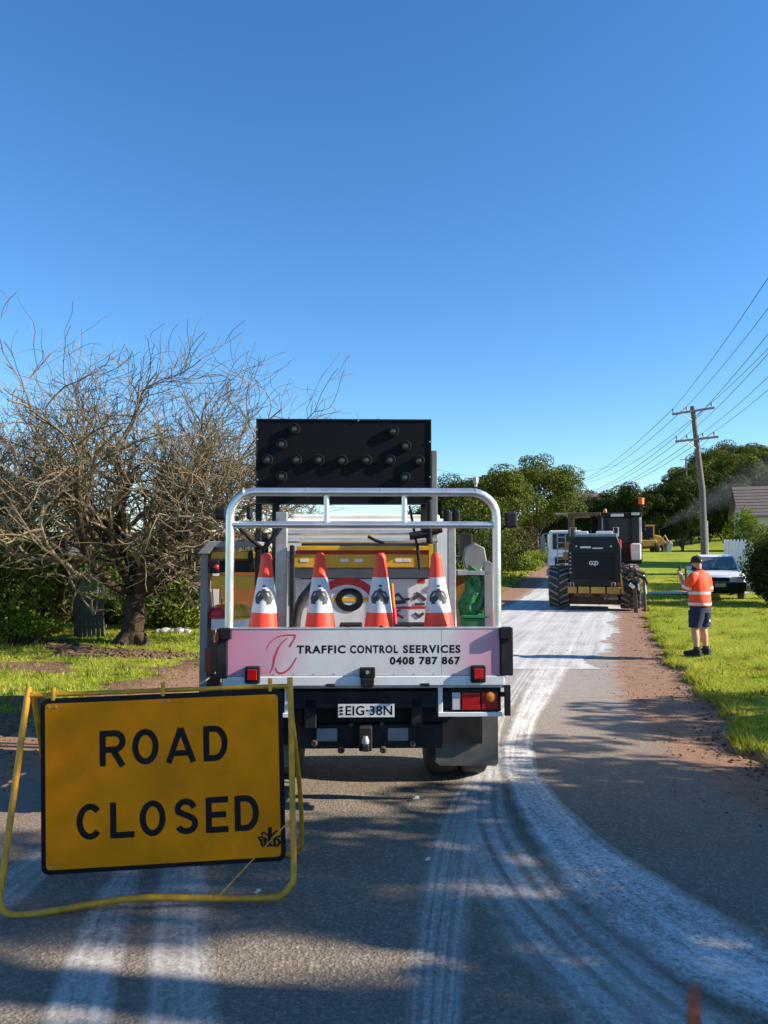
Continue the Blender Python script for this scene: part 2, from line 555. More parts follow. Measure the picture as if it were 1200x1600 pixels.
AL = table([(-12, -3.0), (4, -2.9), (5.7, -2.85), (8, -2.75), (11, -2.2), (15, -0.6), (20, 1.8), (25.4, 4.0), (35, 6.8), (46, 10), (70, 16.5), (100, 24), (140, 33)])
AR = table([(-12, 16), (2.0, 9.0), (3.4, 4.2), (4.6, 2.6), (6, 2.45), (9, 2.75), (11.7, 3.45), (18.8, 5.65), (23, 7.0), (42, 13.2), (70, 21), (100, 28.5), (140, 38)])
_grn = lambda y: 0.05 * np.sin(np.asarray(y) * 5.1) + 0.06 * np.sin(np.asarray(y) * 2.3 + 1) + 0.03 * np.sin(np.asarray(y) * 11.7)
GR0 = table([(-12, 16.6), (2.0, 9.7), (3.4, 5.0), (4.6, 3.3), (5.9, 3.0), (7.5, 3.35), (9, 3.8), (12, 4.45), (17.3, 5.98), (22.7, 7.67), (42, 13.9), (70, 21.6), (100, 29), (140, 38.5)])
GR = lambda y: GR0(y) + _grn(y)
GL = lambda y: AL(y) - 0.85 - 0.12 * np.sin(np.asarray(y) * 1.7) - 0.05 * np.sin(np.asarray(y) * 6.3)

def hill(x, y):
    x = np.asarray(x, float); y = np.asarray(y, float)
    h = 1.6 * sstep(28, 76, y) * sstep(-9, 4, x)
    h = h + 17 * sstep(96, 185, y) * sstep(28, 88, x)          # wooded rise far to the right
    h = h - 0.5 * sstep(17, 34, y) * (1 - sstep(-7, 0, x))
    return h

def ground_z(x, y):
    x = np.asarray(x, float); y = np.asarray(y, float)
    h = hill(x, y)
    dr = x - GR(y); dl = GL(y) - x
    lump = 0.014 * (np.sin(x * 3.1 + y * 1.7) + np.sin(x * 7.3 - y * 5.9) * 0.6 + np.sin(y * 4.3 - x * 1.2) * 0.8)
    near = 1 - sstep(30, 60, y)
    r = (0.075 * sstep(0.0, 0.16, dr) + lump * sstep(0, 0.4, dr)) * near
    l = (0.045 * sstep(0.0, 0.3, dl) + 0.06 * sstep(1.0, 4, dl) + lump * sstep(0, 0.4, dl)) * near
    inside = (dr < 0) & (dl < 0)
    return h + np.where(inside, -0.06 + 0.055 * np.clip(1 - np.minimum(-dr, -dl) / 0.05, 0, 1), np.where(dr >= 0, r, l))

def gz(x, y): return float(ground_z(x, y))

def dirt_amount(x, y):
    """bare soil: the left verge, a worn path, the mound under the bare tree"""
    x = np.asarray(x, float); y = np.asarray(y, float)
    wob = 0.25 * np.sin(x * 4.7 + y * 2.1) + 0.2 * np.sin(y * 6.1 - x * 3.3)
    dl = GL(y) - x
    a = 1 - sstep(0.15, 0.6, dl + wob * 0.5)
    a = np.where(dl < 0, 0, a)
    path = np.exp(-((y - 8.9 - 0.25 * (x + 4.5)) / 0.38) ** 2) * sstep(-3.7, -4.3, x) * (x > -9)
    mound = np.exp(-(((x + 4.15) / 1.3) ** 2 + ((y - 13.0) / 0.55) ** 2)) * 1.3
    patch = np.exp(-(((x + 3.6) / 0.7) ** 2 + ((y - 11.6) / 0.35) ** 2)) * 0.7
    worn = sstep(0.55, 1.25, np.sin(x * 1.9 + 1.3 * np.sin(y * 0.9)) + np.sin(y * 2.7 + x * 0.8) * 0.7 + wob) * (dl > 0) * (y < 16) * 0.75
    a = a + worn
    dr = x - GR(y)
    e = np.where(dr > 0, (1 - sstep(0.02, 0.14, dr + wob * 0.12)), 0)
    return np.clip(a + path * (1.1 + wob) + mound * (1 + wob * .6) + patch + e, 0, 1)

xs = np.concatenate([np.linspace(-400, -40, 13), np.linspace(-36, -9, 19), np.arange(-8.6, -2.0, 0.14), np.arange(-2.0, 2.0, 0.25), np.arange(2.0, 9.5, 0.075), np.arange(9.6, 17, 0.22), np.linspace(17.4, 40, 34), np.linspace(42, 110, 30), np.linspace(120, 500, 12)])
ys = np.concatenate([np.linspace(-60, -4, 8), np.arange(-3, 4.5, 0.3), np.arange(4.6, 19, 0.1), np.arange(19.1, 34, 0.2), np.linspace(34.5, 60, 40), np.linspace(62, 130, 40), np.linspace(135, 260, 22), np.linspace(300, 900, 8)])
X, Y = np.meshgrid(xs, ys)
Z = ground_z(X, Y)
nx, ny = len(xs), len(ys)
ii = (np.arange(ny - 1)[:, None] * nx + np.arange(nx - 1)[None, :]).ravel()
GF = np.stack([ii, ii + 1, ii + nx + 1, ii + nx], 1)

def grass_ground_mat():
    m, nt, out = nt_new('lawn_ground')
    p = nt.nodes.new('ShaderNodeBsdfPrincipled')
    p.inputs['Roughness'].default_value = 0.95
    p.inputs['Specular IOR Level'].default_value = 0.1
    pos = geo_pos(nt)
    g1 = noise_(nt, pos, 0.55, 4)
    g2 = noise_(nt, pos, 14, 5, 0.7)
    gf = math_(nt, 'ADD', math_(nt, 'MULTIPLY', g1, 0.6), math_(nt, 'MULTIPLY', g2, 0.4))
    green = ramp(nt, gf, [(0.3, (0.12, 0.175, 0.013)), (0.5, (0.24, 0.285, 0.024)), (0.68, (0.38, 0.35, 0.055))])
    s1 = noise_(nt, pos, 9, 7, 0.7)
    soil = ramp(nt, s1, [(0.25, (0.075, 0.045, 0.028)), (0.5, (0.19, 0.115, 0.07)), (0.8, (0.30, 0.20, 0.13))])
    at = nt.nodes.new('ShaderNodeAttribute'); at.attribute_name = 'soil'
    g3 = noise_(nt, pos, 22, 5, 0.7)
    f = math_(nt, 'ADD', at.outputs['Fac'], math_(nt, 'MULTIPLY', math_(nt, 'SUBTRACT', g3, 0.5), 0.9))
    f = ramp(nt, f, [(0.38, 0.0), (0.62, 1.0)])
    geo = nt.nodes.new('ShaderNodeNewGeometry')
    sx = nt.nodes.new('ShaderNodeSeparateXYZ'); nt.links.new(geo.outputs['True Normal'], sx.inputs[0])
    steep = ramp(nt, sx.outputs[2], [(0.80, 1.0), (0.93, 0.0)])
    f = math_(nt, 'MAXIMUM', f, steep)
    nt.links.new(mixc(nt, f, green, soil), p.inputs['Base Color'])
    b = nt.nodes.new('ShaderNodeBump'); b.inputs['Strength'].default_value = 0.9; b.inputs['Distance'].default_value = 0.04
    nt.links.new(noise_(nt, pos, 26, 6, 0.7), b.inputs['Height'])
    nt.links.new(b.outputs[0], p.inputs['Normal'])
    nt.links.new(p.outputs[0], out.inputs[0])
    return m

ground = np_mesh('ground', np.stack([X.ravel(), Y.ravel(), Z.ravel()], 1), GF, grass_ground_mat())
tag(ground, kind='structure')
att = ground.data.attributes.new('soil', 'FLOAT', 'POINT')
att.data.foreach_set('value', dirt_amount(X, Y).ravel().astype(np.float32))
ground.data.shade_smooth()

# ---- road sheet: asphalt with red-brown soil shoulders; uv = metres from the two asphalt edges
def road_mat():
    m, nt, out = nt_new('asphalt_road')
    p = nt.nodes.new('ShaderNodeBsdfPrincipled')
    uv = nt.nodes.new('ShaderNodeUVMap'); uv.uv_map = 'edges'
    sp = nt.nodes.new('ShaderNodeSeparateXYZ'); nt.links.new(uv.outputs[0], sp.inputs[0])
    pos = geo_pos(nt)
    agg = noise_(nt, pos, 95, 3, 0.7)
    vo = nt.nodes.new('ShaderNodeTexVoronoi'); vo.inputs['Scale'].default_value = 62; nt.links.new(pos, vo.inputs['Vector'])
    patch = noise_(nt, mapv(nt, pos, (0.8, 0.35, 1)), 0.9, 6, 0.6)
    fine = noise_(nt, pos, 28, 6, 0.75)
    base = ramp(nt, agg, [(0.28, (0.040, 0.036, 0.032)), (0.5, (0.112, 0.102, 0.092)), (0.75, (0.22, 0.20, 0.175))])
    sv = nt.nodes.new('ShaderNodeSeparateColor'); nt.links.new(vo.outputs['Color'], sv.inputs[0])
    spk = ramp(nt, sv.outputs[0], [(0.1, (0.030, 0.027, 0.025)), (0.55, (0.098, 0.09, 0.08)), (0.85, (0.18, 0.165, 0.145)), (1.0, (0.36, 0.335, 0.30))])
    base = mixc(nt, 0.33, base, spk)
    base = mixc(nt, 1.0, base, (1.55, 1.36, 1.16), 'MULTIPLY')
    dust = ramp(nt, math_(nt, 'ADD', math_(nt, 'MULTIPLY', patch, 0.7), math_(nt, 'MULTIPLY', fine, 0.3)), [(0.36, 0.0), (0.68, 0.75)])
    dust = math_(nt, 'MULTIPLY', dust, ramp(nt, sv.outputs[1], [(0.0, 0.35), (1.0, 1.0)]))
    base = mixc(nt, dust, base, (0.27, 0.235, 0.19))
    # pale grey dust where the works start
    sy = nt.nodes.new('ShaderNodeSeparateXYZ'); nt.links.new(pos, sy.inputs[0])
    lime = math_(nt, 'MULTIPLY', ramp(nt, math_(nt, 'MULTIPLY', sy.outputs[1], 0.02), [(0.13, 0.0), (0.21, 0.62)]), ramp(nt, fine, [(0.2, 0.55), (0.7, 1.0)]))
    base = mixc(nt, lime, base, (0.43, 0.42, 0.40))
    soil = ramp(nt, noise_(nt, pos, 7, 8, 0.7), [(0.25, (0.15, 0.078, 0.042)), (0.5, (0.30, 0.155, 0.085)), (0.78, (0.40, 0.235, 0.14))])
    soil = mixc(nt, ramp(nt, noise_(nt, pos, 45, 4, 0.7), [(0.35, 0.0), (0.75, 0.5)]), soil, (0.11, 0.072, 0.05))
    wob = math_(nt, 'MULTIPLY', math_(nt, 'SUBTRACT', noise_(nt, mapv(nt, pos, (0.6, 2.2, 1)), 2.4, 7, 0.7), 0.5), 0.9)
    e = math_(nt, 'MAXIMUM', math_(nt, 'ADD', sp.outputs[0], wob), math_(nt, 'ADD', sp.outputs[1], wob))
    f = ramp(nt, math_(nt, 'ADD', math_(nt, 'MULTIPLY', e, 0.8), 0.5), [(0.40, 0.0), (0.62, 0.92)])
    # loose soil scattered over the asphalt near its edges
    e2 = ramp(nt, math_(nt, 'ADD', math_(nt, 'MULTIPLY', e, 0.3), 0.5), [(0.05, 0.0), (0.5, 0.62)])
    sc = math_(nt, 'MULTIPLY', e2, ramp(nt, noise_(nt, mapv(nt, pos, (1, 3.0, 1)), 3.0, 8, 0.75), [(0.40, 0.1), (0.62, 1.0)]))
    f = math_(nt, 'MAXIMUM', f, sc)
    nt.links.new(mixc(nt, f, base, soil), p.inputs['Base Color'])
    p.inputs['Roughness'].default_value = 0.88
    p.inputs['Specular IOR Level'].default_value = 0.25
    b = nt.nodes.new('ShaderNodeBump'); b.inputs['Strength'].default_value = 0.75; b.inputs['Distance'].default_value = 0.012
    hh = math_(nt, 'ADD', math_(nt, 'MULTIPLY', agg, 0.6), math_(nt, 'MULTIPLY', vo.outputs['Distance'], 0.5))
    nt.links.new(hh, b.inputs['Height'])
    nt.links.new(b.outputs[0], p.inputs['Normal'])
    nt.links.new(p.outputs[0], out.inputs[0])
    return m

def strip_grid(yrow, left, right, ncol, zoff, name, material, uvname='edges', uvf=None, jitter=None):
    V, UV = [], []
    for y in yrow:
        l, r = float(left(y)), float(right(y))
        for k in range(ncol):
            x = l + (r - l) * k / (ncol - 1)
            V.append((x, y, float(hill(x, y)) + zoff))
            UV.append(uvf(x, y))
    n = len(yrow)
    i = (np.arange(n - 1)[:, None] * ncol + np.arange(ncol - 1)[None, :]).ravel()
    F = np.stack([i, i + 1, i + ncol + 1, i + ncol], 1)
    o = np_mesh(name, np.array(V), F, material)
    l = o.data.uv_layers.new(name=uvname)
    UV = np.array(UV, np.float32)[F.ravel()]
    l.data.foreach_set('uv', UV.ravel())
    o.data.shade_smooth()
    return o

road_y = np.concatenate([np.arange(-12, 4, 0.5), np.arange(4, 30, 0.2), np.arange(30, 130, 1.0)])
road = strip_grid(road_y, lambda y: GL(y) - 0.02, lambda y: GR(y) + 0.03, 40, 0.0, 'road', road_mat(),
                  uvf=lambda x, y: (x - float(AR(y)), float(AL(y)) - x))
tag(road, kind='structure')

# ---- white lime spread over the road beyond the truck
def lime_mat():
    m, nt, out = nt_new('lime_powder')
    p = nt.nodes.new('ShaderNodeBsdfPrincipled')
    p.inputs['Roughness'].default_value = 0.95
    p.inputs['Specular IOR Level'].default_value = 0.1
    uv = nt.nodes.new('ShaderNodeUVMap'); uv.uv_map = 'edges'
    st = noise_(nt, mapv(nt, uv.outputs[0], (3.2, 0.10, 1)), 1.6, 6, 0.6)
    bl = noise_(nt, uv.outputs[0], 1.3, 6, 0.6)
    fn = noise_(nt, uv.outputs[0], 24, 5, 0.7)
    f = math_(nt, 'ADD', math_(nt, 'MULTIPLY', st, 0.6), math_(nt, 'ADD', math_(nt, 'MULTIPLY', bl, 0.25), math_(nt, 'MULTIPLY', fn, 0.15)))
    c = ramp(nt, f, [(0.36, (0.24, 0.235, 0.225)), (0.45, (0.40, 0.395, 0.38)), (0.6, (0.54, 0.53, 0.51))])
    nt.links.new(c, p.inputs['Base Color'])
    b = nt.nodes.new('ShaderNodeBump'); b.inputs['Strength'].default_value = 0.8; b.inputs['Distance'].default_value = 0.03
    nt.links.new(f, b.inputs['Height'])
    nt.links.new(b.outputs[0], p.inputs['Normal'])
    nt.links.new(p.outputs[0], out.inputs[0])
    return m

_rng = np.random.default_rng(5)
_jy = np.arange(-12, 140, 0.09)
_jr = np.repeat(_rng.random(len(_jy) // 3 + 1), 3)[:len(_jy)] * 0.22 + _rng.random(len(_jy)) * 0.14
LIME_R = lambda y: AR(y) + 0.12 + 0.12 * np.sin(np.asarray(y) * 1.9) - np.interp(y, _jy, _jr) - 0.25 * (1 - sstep(11.8, 17, y))
LIME_L = lambda y: np.maximum(AL(y) + 0.08 + 0.5 * np.interp(np.asarray(y) + 31, _jy, _jr), 0) + np.minimum(AL(y) + 0.1, 0)
lime_y = np.concatenate([np.arange(11.75, 26, 0.09), np.arange(26, 128, 0.5)])
lime = strip_grid(lime_y, LIME_L, LIME_R, 26, 0.005, 'lime_powder', lime_mat(), uvf=lambda x, y: (x - float(AR(y)), y))
tag(lime, kind='structure')

# ---- chalky tyre tracks: ribbons a few millimetres above the asphalt
def track_mat(name, stripes, amount, seed, col=(0.74, 0.71, 0.67)):
    m, nt, out = nt_new(name)
    uv = nt.nodes.new('ShaderNodeUVMap'); uv.uv_map = 'edges'
    sp = nt.nodes.new('ShaderNodeSeparateXYZ'); nt.links.new(uv.outputs[0], sp.inputs[0])
    u = sp.outputs[0]
    pos = geo_pos(nt)
    wv = math_(nt, 'MULTIPLY', math_(nt, 'SUBTRACT', noise_(nt, mapv(nt, pos, (1, 1, 1), (seed, 0, 0)), 3.0, 6, 0.7), 0.5), 0.30)
    edge = math_(nt, 'ADD', math_(nt, 'MULTIPLY', math_(nt, 'MINIMUM', u, math_(nt, 'SUBTRACT', 1.0, u)), 1.0), wv)
    edge = ramp(nt, edge, [(0.02, 0.0), (0.2, 1.0)])
    streak = noise_(nt, mapv(nt, uv.outputs[0], (9, 0.45, 1), (seed, seed, 0)), 1.0, 5, 0.6)
    gr = noise_(nt, mapv(nt, pos, (1, 1, 1), (seed * 2, 0, 0)), 42, 5, 0.75)
    cl = noise_(nt, mapv(nt, pos, (1, 1, 1), (seed * 3, 0, 0)), 1.7, 5, 0.6)
    a = math_(nt, 'ADD', math_(nt, 'ADD', math_(nt, 'MULTIPLY', streak, 0.3), math_(nt, 'MULTIPLY', gr, 0.42)), math_(nt, 'MULTIPLY', cl, 0.28))
    vo = nt.nodes.new('ShaderNodeTexVoronoi'); vo.inputs['Scale'].default_value = 62; nt.links.new(pos, vo.inputs['Vector'])
    sv = nt.nodes.new('ShaderNodeSeparateColor'); nt.links.new(vo.outputs['Color'], sv.inputs[0])
    a = math_(nt, 'ADD', a, math_(nt, 'MULTIPLY', math_(nt, 'SUBTRACT', sv.outputs[2], 0.5), 0.08))
    a = ramp(nt, a, [(0.36, 0.05), (0.60, 1.0)])
    a = math_(nt, 'MULTIPLY', math_(nt, 'MULTIPLY', a, edge), amount)
    if stripes:
        s = math_(nt, 'SINE', math_(nt, 'MULTIPLY', u, stripes * 6.283))
        s = ramp(nt, math_(nt, 'ADD', math_(nt, 'MULTIPLY', s, 0.32), math_(nt, 'ADD', math_(nt, 'MULTIPLY', streak, 0.7), math_(nt, 'MULTIPLY', cl, 0.35))), [(0.12, 0.30), (0.5, 1.0)])
        a = math_(nt, 'MULTIPLY', a, s)
    a = math_(nt, 'MULTIPLY', a, math_(nt, 'MULTIPLY', ramp(nt, sp.outputs[1], [(0.0, 0.0), (0.12, 1.0)]), 1.0))
    tr = nt.nodes.new('ShaderNodeBsdfTransparent')
    d = nt.nodes.new('ShaderNodeBsdfDiffuse'); d.inputs[0].default_value = c4(col)
    mx = nt.nodes.new('ShaderNodeMixShader')
    nt.links.new(a, mx.inputs[0]); nt.links.new(tr.outputs[0], mx.inputs[1]); nt.links.new(d.outputs[0], mx.inputs[2])
    nt.links.new(mx.outputs[0], out.inputs[0])
    return m

def track(pix, z, material, name='tyre_track'):
    """pix: (left_x, right_x, y) triples read along the mark, from far to near"""
    A = smooth_path([gpix(l, y) for l, r, y in pix], 8)
    B = smooth_path([gpix(r, y) for l, r, y in pix], 8)
    V, UV, d = [], [], 0.0
    nc = 5
    for i, (a, b) in enumerate(zip(A, B)):
        if i: d += ((a + b) / 2 - (A[i - 1] + B[i - 1]) / 2).length
        for k in range(nc):
            p = a.lerp(b, k / (nc - 1))
            V.append((p.x, p.y, float(hill(p.x, p.y)) + z)); UV.append((k / (nc - 1), d))
    n = len(A)
    i = (np.arange(n - 1)[:, None] * nc + np.arange(nc - 1)[None, :]).ravel()
    F = np.stack([i, i + 1, i + nc + 1, i + nc], 1)
    o = np_mesh(name, np.array(V), F, material)
    l = o.data.uv_layers.new(name='edges')
    l.data.foreach_set('uv', np.array(UV, np.float32)[F.ravel()].ravel())
    return tag(o, kind='structure')

track([(832, 893, 1043), (812, 870, 1085), (796, 842, 1130), (778, 838, 1180), (790, 868, 1240), (828, 958, 1320), (880, 1085, 1400), (980, 1240, 1490), (1120, 1420, 1570), (1270, 1640, 1640)], 0.016, track_mat('chalk_outer', 0, 0.95, 1.3))
track([(812, 842, 1046), (770, 800, 1110), (745, 785, 1160), (722, 792, 1220), (706, 808, 1290), (724, 880, 1380), (775, 985, 1470), (850, 1105, 1560), (930, 1260, 1650)], 0.012, track_mat('chalk_middle', 4, 0.62, 4.1))
track([(745, 800, 1180), (702, 772, 1240), (672, 757, 1310), (650, 747, 1400), (636, 737, 1490), (628, 730, 1580), (620, 725, 1660)], 0.008, track_mat('chalk_inner', 6, 0.55, 7.7))
track([(215, 260, 1290), (190, 236, 1340), (145, 218, 1400), (110, 205, 1470), (70, 190, 1560), (45, 180, 1650)], 0.012, track_mat('chalk_left', 0, 0.55, 2.2))
track([(250, 310, 1290), (248, 322, 1340), (236, 333, 1400), (228, 340, 1480), (215, 352, 1570), (205, 360, 1660)], 0.008, track_mat('chalk_left_wide', 0, 0.52, 5.6))
track([(80, 130, 1310), (20, 105, 1350), (-80, 50, 1410), (-240, -20, 1480)], 0.016, track_mat('chalk_far_left', 4, 0.5, 9.1))

# orange survey paint dashed on the asphalt at the lower right
def paint_mat():
    m, nt, out = nt_new('orange_spray_paint')
    pos = geo_pos(nt)
    n = noise_(nt, pos, 60, 5, 0.7)
    uv = nt.nodes.new('ShaderNodeUVMap'); uv.uv_map = 'edges'
    sp = nt.nodes.new('ShaderNodeSeparateXYZ'); nt.links.new(uv.outputs[0], sp.inputs[0])
    e = ramp(nt, math_(nt, 'MINIMUM', sp.outputs[0], math_(nt, 'SUBTRACT', 1.0, sp.outputs[0])), [(0.0, 0.0), (0.24, 1.0)])
    g = ramp(nt, sp.outputs[1], [(0.0, 0.15), (0.12, 0.6), (0.3, 0.9)])
    a = math_(nt, 'MULTIPLY', math_(nt, 'MULTIPLY', e, g), ramp(nt, n, [(0.25, 0.5), (0.5, 1.0)]))
    tr = nt.nodes.new('ShaderNodeBsdfTransparent')
    d = nt.nodes.new('ShaderNodeBsdfDiffuse'); d.inputs[0].default_value = (0.95, 0.13, 0.045, 1)
    mx = nt.nodes.new('ShaderNodeMixShader')
    nt.links.new(a, mx.inputs[0]); nt.links.new(tr.outputs[0], mx.inputs[1]); nt.links.new(d.outputs[0], mx.inputs[2])
    nt.links.new(mx.outputs[0], out.inputs[0])
    return m
track([(1072, 1100, 1542), (1070, 1098, 1570), (1072, 1098, 1620), (1070, 1100, 1660)], 0.021, paint_mat(), 'painted_mark')

# concrete driveway across the right lawn
dv = []
for t in np.linspace(0, 1, 30):
    x = 9.9 + 15 * t
    yc = 30.6 + 0.9 * t
    dv.append((x, yc))
V = []
for (x, yc) in dv:
    for w in (-0.75, 0.75):
        V.append((x, yc + w, gz(x, yc + w) + 0.03))
F = np.array([(2 * i, 2 * i + 2, 2 * i + 3, 2 * i + 1) for i in range(len(dv) - 1)])
tag(np_mesh('driveway', np.array(V), F, M['concrete']), kind='structure')

# ---- grass blades (nobody could count them)
def blade_field(name, pts, hmin, hmax, wid, material, rng, lean=0.5):
    n = len(pts)
    x, y = pts[:, 0], pts[:, 1]
    z = ground_z(x, y)
    a = rng.random(n) * 6.283
    h = hmin + (hmax - hmin) * rng.random(n) ** 1.8
    w = wid * (0.6 + 0.8 * rng.random(n)) * 0.5
    l = h * lean * (rng.random(n) + 0.3)
    la = rng.random(n) * 6.283
    B = np.stack([x, y, z - 0.01], 1)
    u = np.stack([np.cos(a), np.sin(a), np.zeros(n)], 1) * w[:, None]
    T = B + np.stack([np.cos(la) * l, np.sin(la) * l, h], 1)
    V = np.stack([B - u, B + u, T], 1).reshape(-1, 3)
    F = np.arange(n * 3).reshape(n, 3)
    o = np_mesh(name, V, F, material)
    return o

def lawn_pts(rng, n, xf0, xf1, y0, y1, power=1.0):
    y = y0 + (y1 - y0) * rng.random(n) ** power
    x = xf0(y) + (xf1(y) - xf0(y)) * rng.random(n)
    p = np.stack([x, y], 1)
    d = dirt_amount(x, y)
    return p[rng.random(n) > d * 1.15]

grass_mat = leaf_mat('grass_blades', (0.13, 0.18, 0.018), (0.31, 0.35, 0.045), (0.54, 0.47, 0.13), 0.4)
rg = np.random.default_rng(11)
P1 = lawn_pts(rg, 120000, lambda y: GR(y) + 0.01, lambda y: GR(y) + 1.2 + 0.30 * y, 4.6, 24, 1.5)
P2 = lawn_pts(rg, 26000, lambda y: GR(y) + 0.02, lambda y: GR(y) + 12, 22, 44, 1.2)
P3 = lawn_pts(rg, 90000, lambda y: GL(y) - 1.5 - 0.45 * y, lambda y: GL(y) - 0.03, 6.0, 22, 1.3)
P4 = lawn_pts(rg, 26000, lambda y: GL(y) - 7, lambda y: GL(y) - 0.1, 26, 62, 1.2)
gr = blade_field('lawn_grass', P1, 0.012, 0.055, 0.016, grass_mat, rg)
tag(gr, 'short sunlit green lawn grass right of the road around the worker', 'grass', kind='stuff')
tag(blade_field('far_lawn_grass', P2, 0.03, 0.08, 0.04, grass_mat, rg), 'far green lawn grass between the machine and the white fence', 'grass', kind='stuff')
tag(blade_field('verge_grass', P3, 0.018, 0.085, 0.018, grass_mat, rg), 'patchy green grass on the verge beneath the bare tree', 'grass', kind='stuff')
tag(blade_field('bank_grass', P4, 0.05, 0.16, 0.05, grass_mat, rg), 'green grass on the bank left of the far road', 'grass', kind='stuff')
# longer tufts hanging over the cut turf edge
ye = 4.8 + 17 * rg.random(9000) ** 1.3
ed = np.stack([GR(ye) + 0.02 + np.abs(rg.normal(size=9000)) * 0.07, ye], 1)
tag(blade_field('turf_edge_grass', ed[(np.sin(ye * 3.7) + np.sin(ye * 9.1)) > -0.6], 0.04, 0.13, 0.014, grass_mat, rg, 0.9), 'long grass tufts hanging over the cut edge of the right lawn', 'grass', kind='stuff')

# weedy tufts and fallen leaves on both verges
def tufts(n, fx, fy, per, spread):
    P = []
    for i in range(n):
        y = fy(); x = fx(y)
        P.append(np.stack([x + rg.normal(size=per) * spread, y + rg.normal(size=per) * spread], 1))
    return np.concatenate(P)
tR = tufts(150, lambda y: float(GR(y)) + 0.1 + rg.random() ** 1.6 * (1 + 0.3 * y), lambda: 5 + 18 * rg.random() ** 1.2, 26, 0.05)
tL = tufts(170, lambda y: float(GL(y)) - 0.1 - rg.random() ** 1.3 * (1.5 + 0.4 * y), lambda: 6.2 + 12 * rg.random(), 26, 0.06)
weed_mat = leaf_mat('weed_blades', (0.06, 0.11, 0.012), (0.17, 0.22, 0.025), (0.36, 0.33, 0.10), 0.4)
tag(blade_field('weed_tufts', tR, 0.05, 0.15, 0.014, weed_mat, rg, 0.8), 'taller weedy grass tufts scattered over the right lawn', 'grass', kind='stuff')
tag(blade_field('verge_weed_tufts', tL, 0.05, 0.2, 0.016, weed_mat, rg, 0.8), 'taller weedy grass tufts scattered over the left verge', 'grass', kind='stuff')
def litter(name, P, size, m, label):
    n = len(P)
    z = np.maximum(ground_z(P[:, 0], P[:, 1]), hill(P[:, 0], P[:, 1])) + 0.012 + 0.02 * rg.random(n)
    C = np.stack([P[:, 0], P[:, 1], z], 1)
    nr = np.stack([rg.normal(size=n) * .4, rg.normal(size=n) * .4, np.ones(n)], 1); nr /= np.linalg.norm(nr, axis=1)[:, None]
    t = np.cross(nr, rg.normal(size=(n, 3))); t /= np.linalg.norm(t, axis=1)[:, None]
    b = np.cross(nr, t)
    s = size * (0.6 + 0.8 * rg.random(n))[:, None]
    V = np.stack([C - t * s * .5, C + b * s * .22 + nr * s * .12, C + t * s * .5, C - b * s * .22 + nr * s * .12], 1).reshape(-1, 3)
    return tag(np_mesh(name, V, np.arange(n * 4).reshape(n, 4), m), label, 'leaves', kind='stuff')
fall_mat = leaf_mat('fallen_leaves', (0.12, 0.055, 0.02), (0.30, 0.13, 0.035), (0.48, 0.24, 0.06), 0.2)
lv = np.concatenate([np.stack([5.6 + rg.normal(size=260) * 0.5, 11.3 + rg.normal(size=260) * 0.45], 1), np.stack([float(GR(8)) + rg.random(240) * 2.0 - 0.6, 6 + rg.random(240) * 9], 1)])
litter('fallen_leaves', lv, 0.045, fall_mat, 'orange brown fallen leaves on the lawn in front of the worker')
lv2 = np.stack([-4.4 + rg.normal(size=420) * 1.4, 11.8 + rg.normal(size=420) * 1.6], 1)
litter('leaf_litter', lv2, 0.045, fall_mat, 'brown leaf litter on the grass below the bare tree')

# loose soil clods along the cut edge (uncountable)
def clods(name, pts, sizes, label):
    V, F = [], []
    ico = [(0, 0, 1), (0.9, 0, 0.2), (0.25, 0.85, 0.25), (-0.75, 0.5, 0.15), (-0.7, -0.55, 0.2), (0.3, -0.85, 0.2), (0, 0, -0.6)]
    fc = [(0, 1, 2), (0, 2, 3), (0, 3, 4), (0, 4, 5), (0, 5, 1), (6, 2, 1), (6, 3, 2), (6, 4, 3), (6, 5, 4), (6, 1, 5)]
    for (x, y, z), s in zip(pts, sizes):
        k = len(V)
        a = random.random() * 6.28
        ca, sa = math.cos(a), math.sin(a)
        sx, sy, sz = s * random.uniform(.7, 1.3), s * random.uniform(.7, 1.3), s * random.uniform(.4, .9)
        for p in ico:
            q = (p[0] * sx * random.uniform(.75, 1.2), p[1] * sy * random.uniform(.75, 1.2), p[2] * sz * random.uniform(.8, 1.2))
            V.append((x + q[0] * ca - q[1] * sa, y + q[0] * sa + q[1] * ca, z + q[2] * 0.8))
        F += [tuple(i + k for i in f) for f in fc]
    o = np_mesh(name, np.array(V), np.array(F), M['clod'])
    return tag(o, label, 'soil', kind='stuff')
random.seed(3)
pts, sz = [], []
for i in range(1500):
    y = 5 + 17 * random.random() ** 1.5
    x = float(GR(y)) + random.gauss(-0.06, 0.10) - (random.random() ** 3) * 0.9
    pts.append((x, y, float(hill(x, y)) + 0.004 + (max(0, gz(x, y)) if x > float(GR(y)) else 0)))
    sz.append(random.uniform(0.006, 0.022) * (1.6 if random.random() < 0.12 else 1) * (0.6 if x < float(GR(y)) - 0.25 else 1))
clods('soil_clods', pts, sz, 'crumbled dark soil along the cut edge of the right lawn')
pts, sz = [], []
for i in range(900):
    y = 5.2 + 9 * random.random() ** 1.2
    x = float(GL(y)) + random.gauss(-0.1, 0.35)
    pts.append((x, y, max(float(hill(x, y)), gz(x, y)) + 0.003)); sz.append(random.uniform(0.006, 0.022))
for i in range(260):
    x = -4.1 + random.gauss(0, 0.7); y = 13.0 + random.gauss(0, 0.25)
    pts.append((x, y, gz(x, y) + 0.005)); sz.append(random.uniform(0.02, 0.06))
clods('verge_clods', pts, sz, 'crumbled brown soil on the verge left of the road')
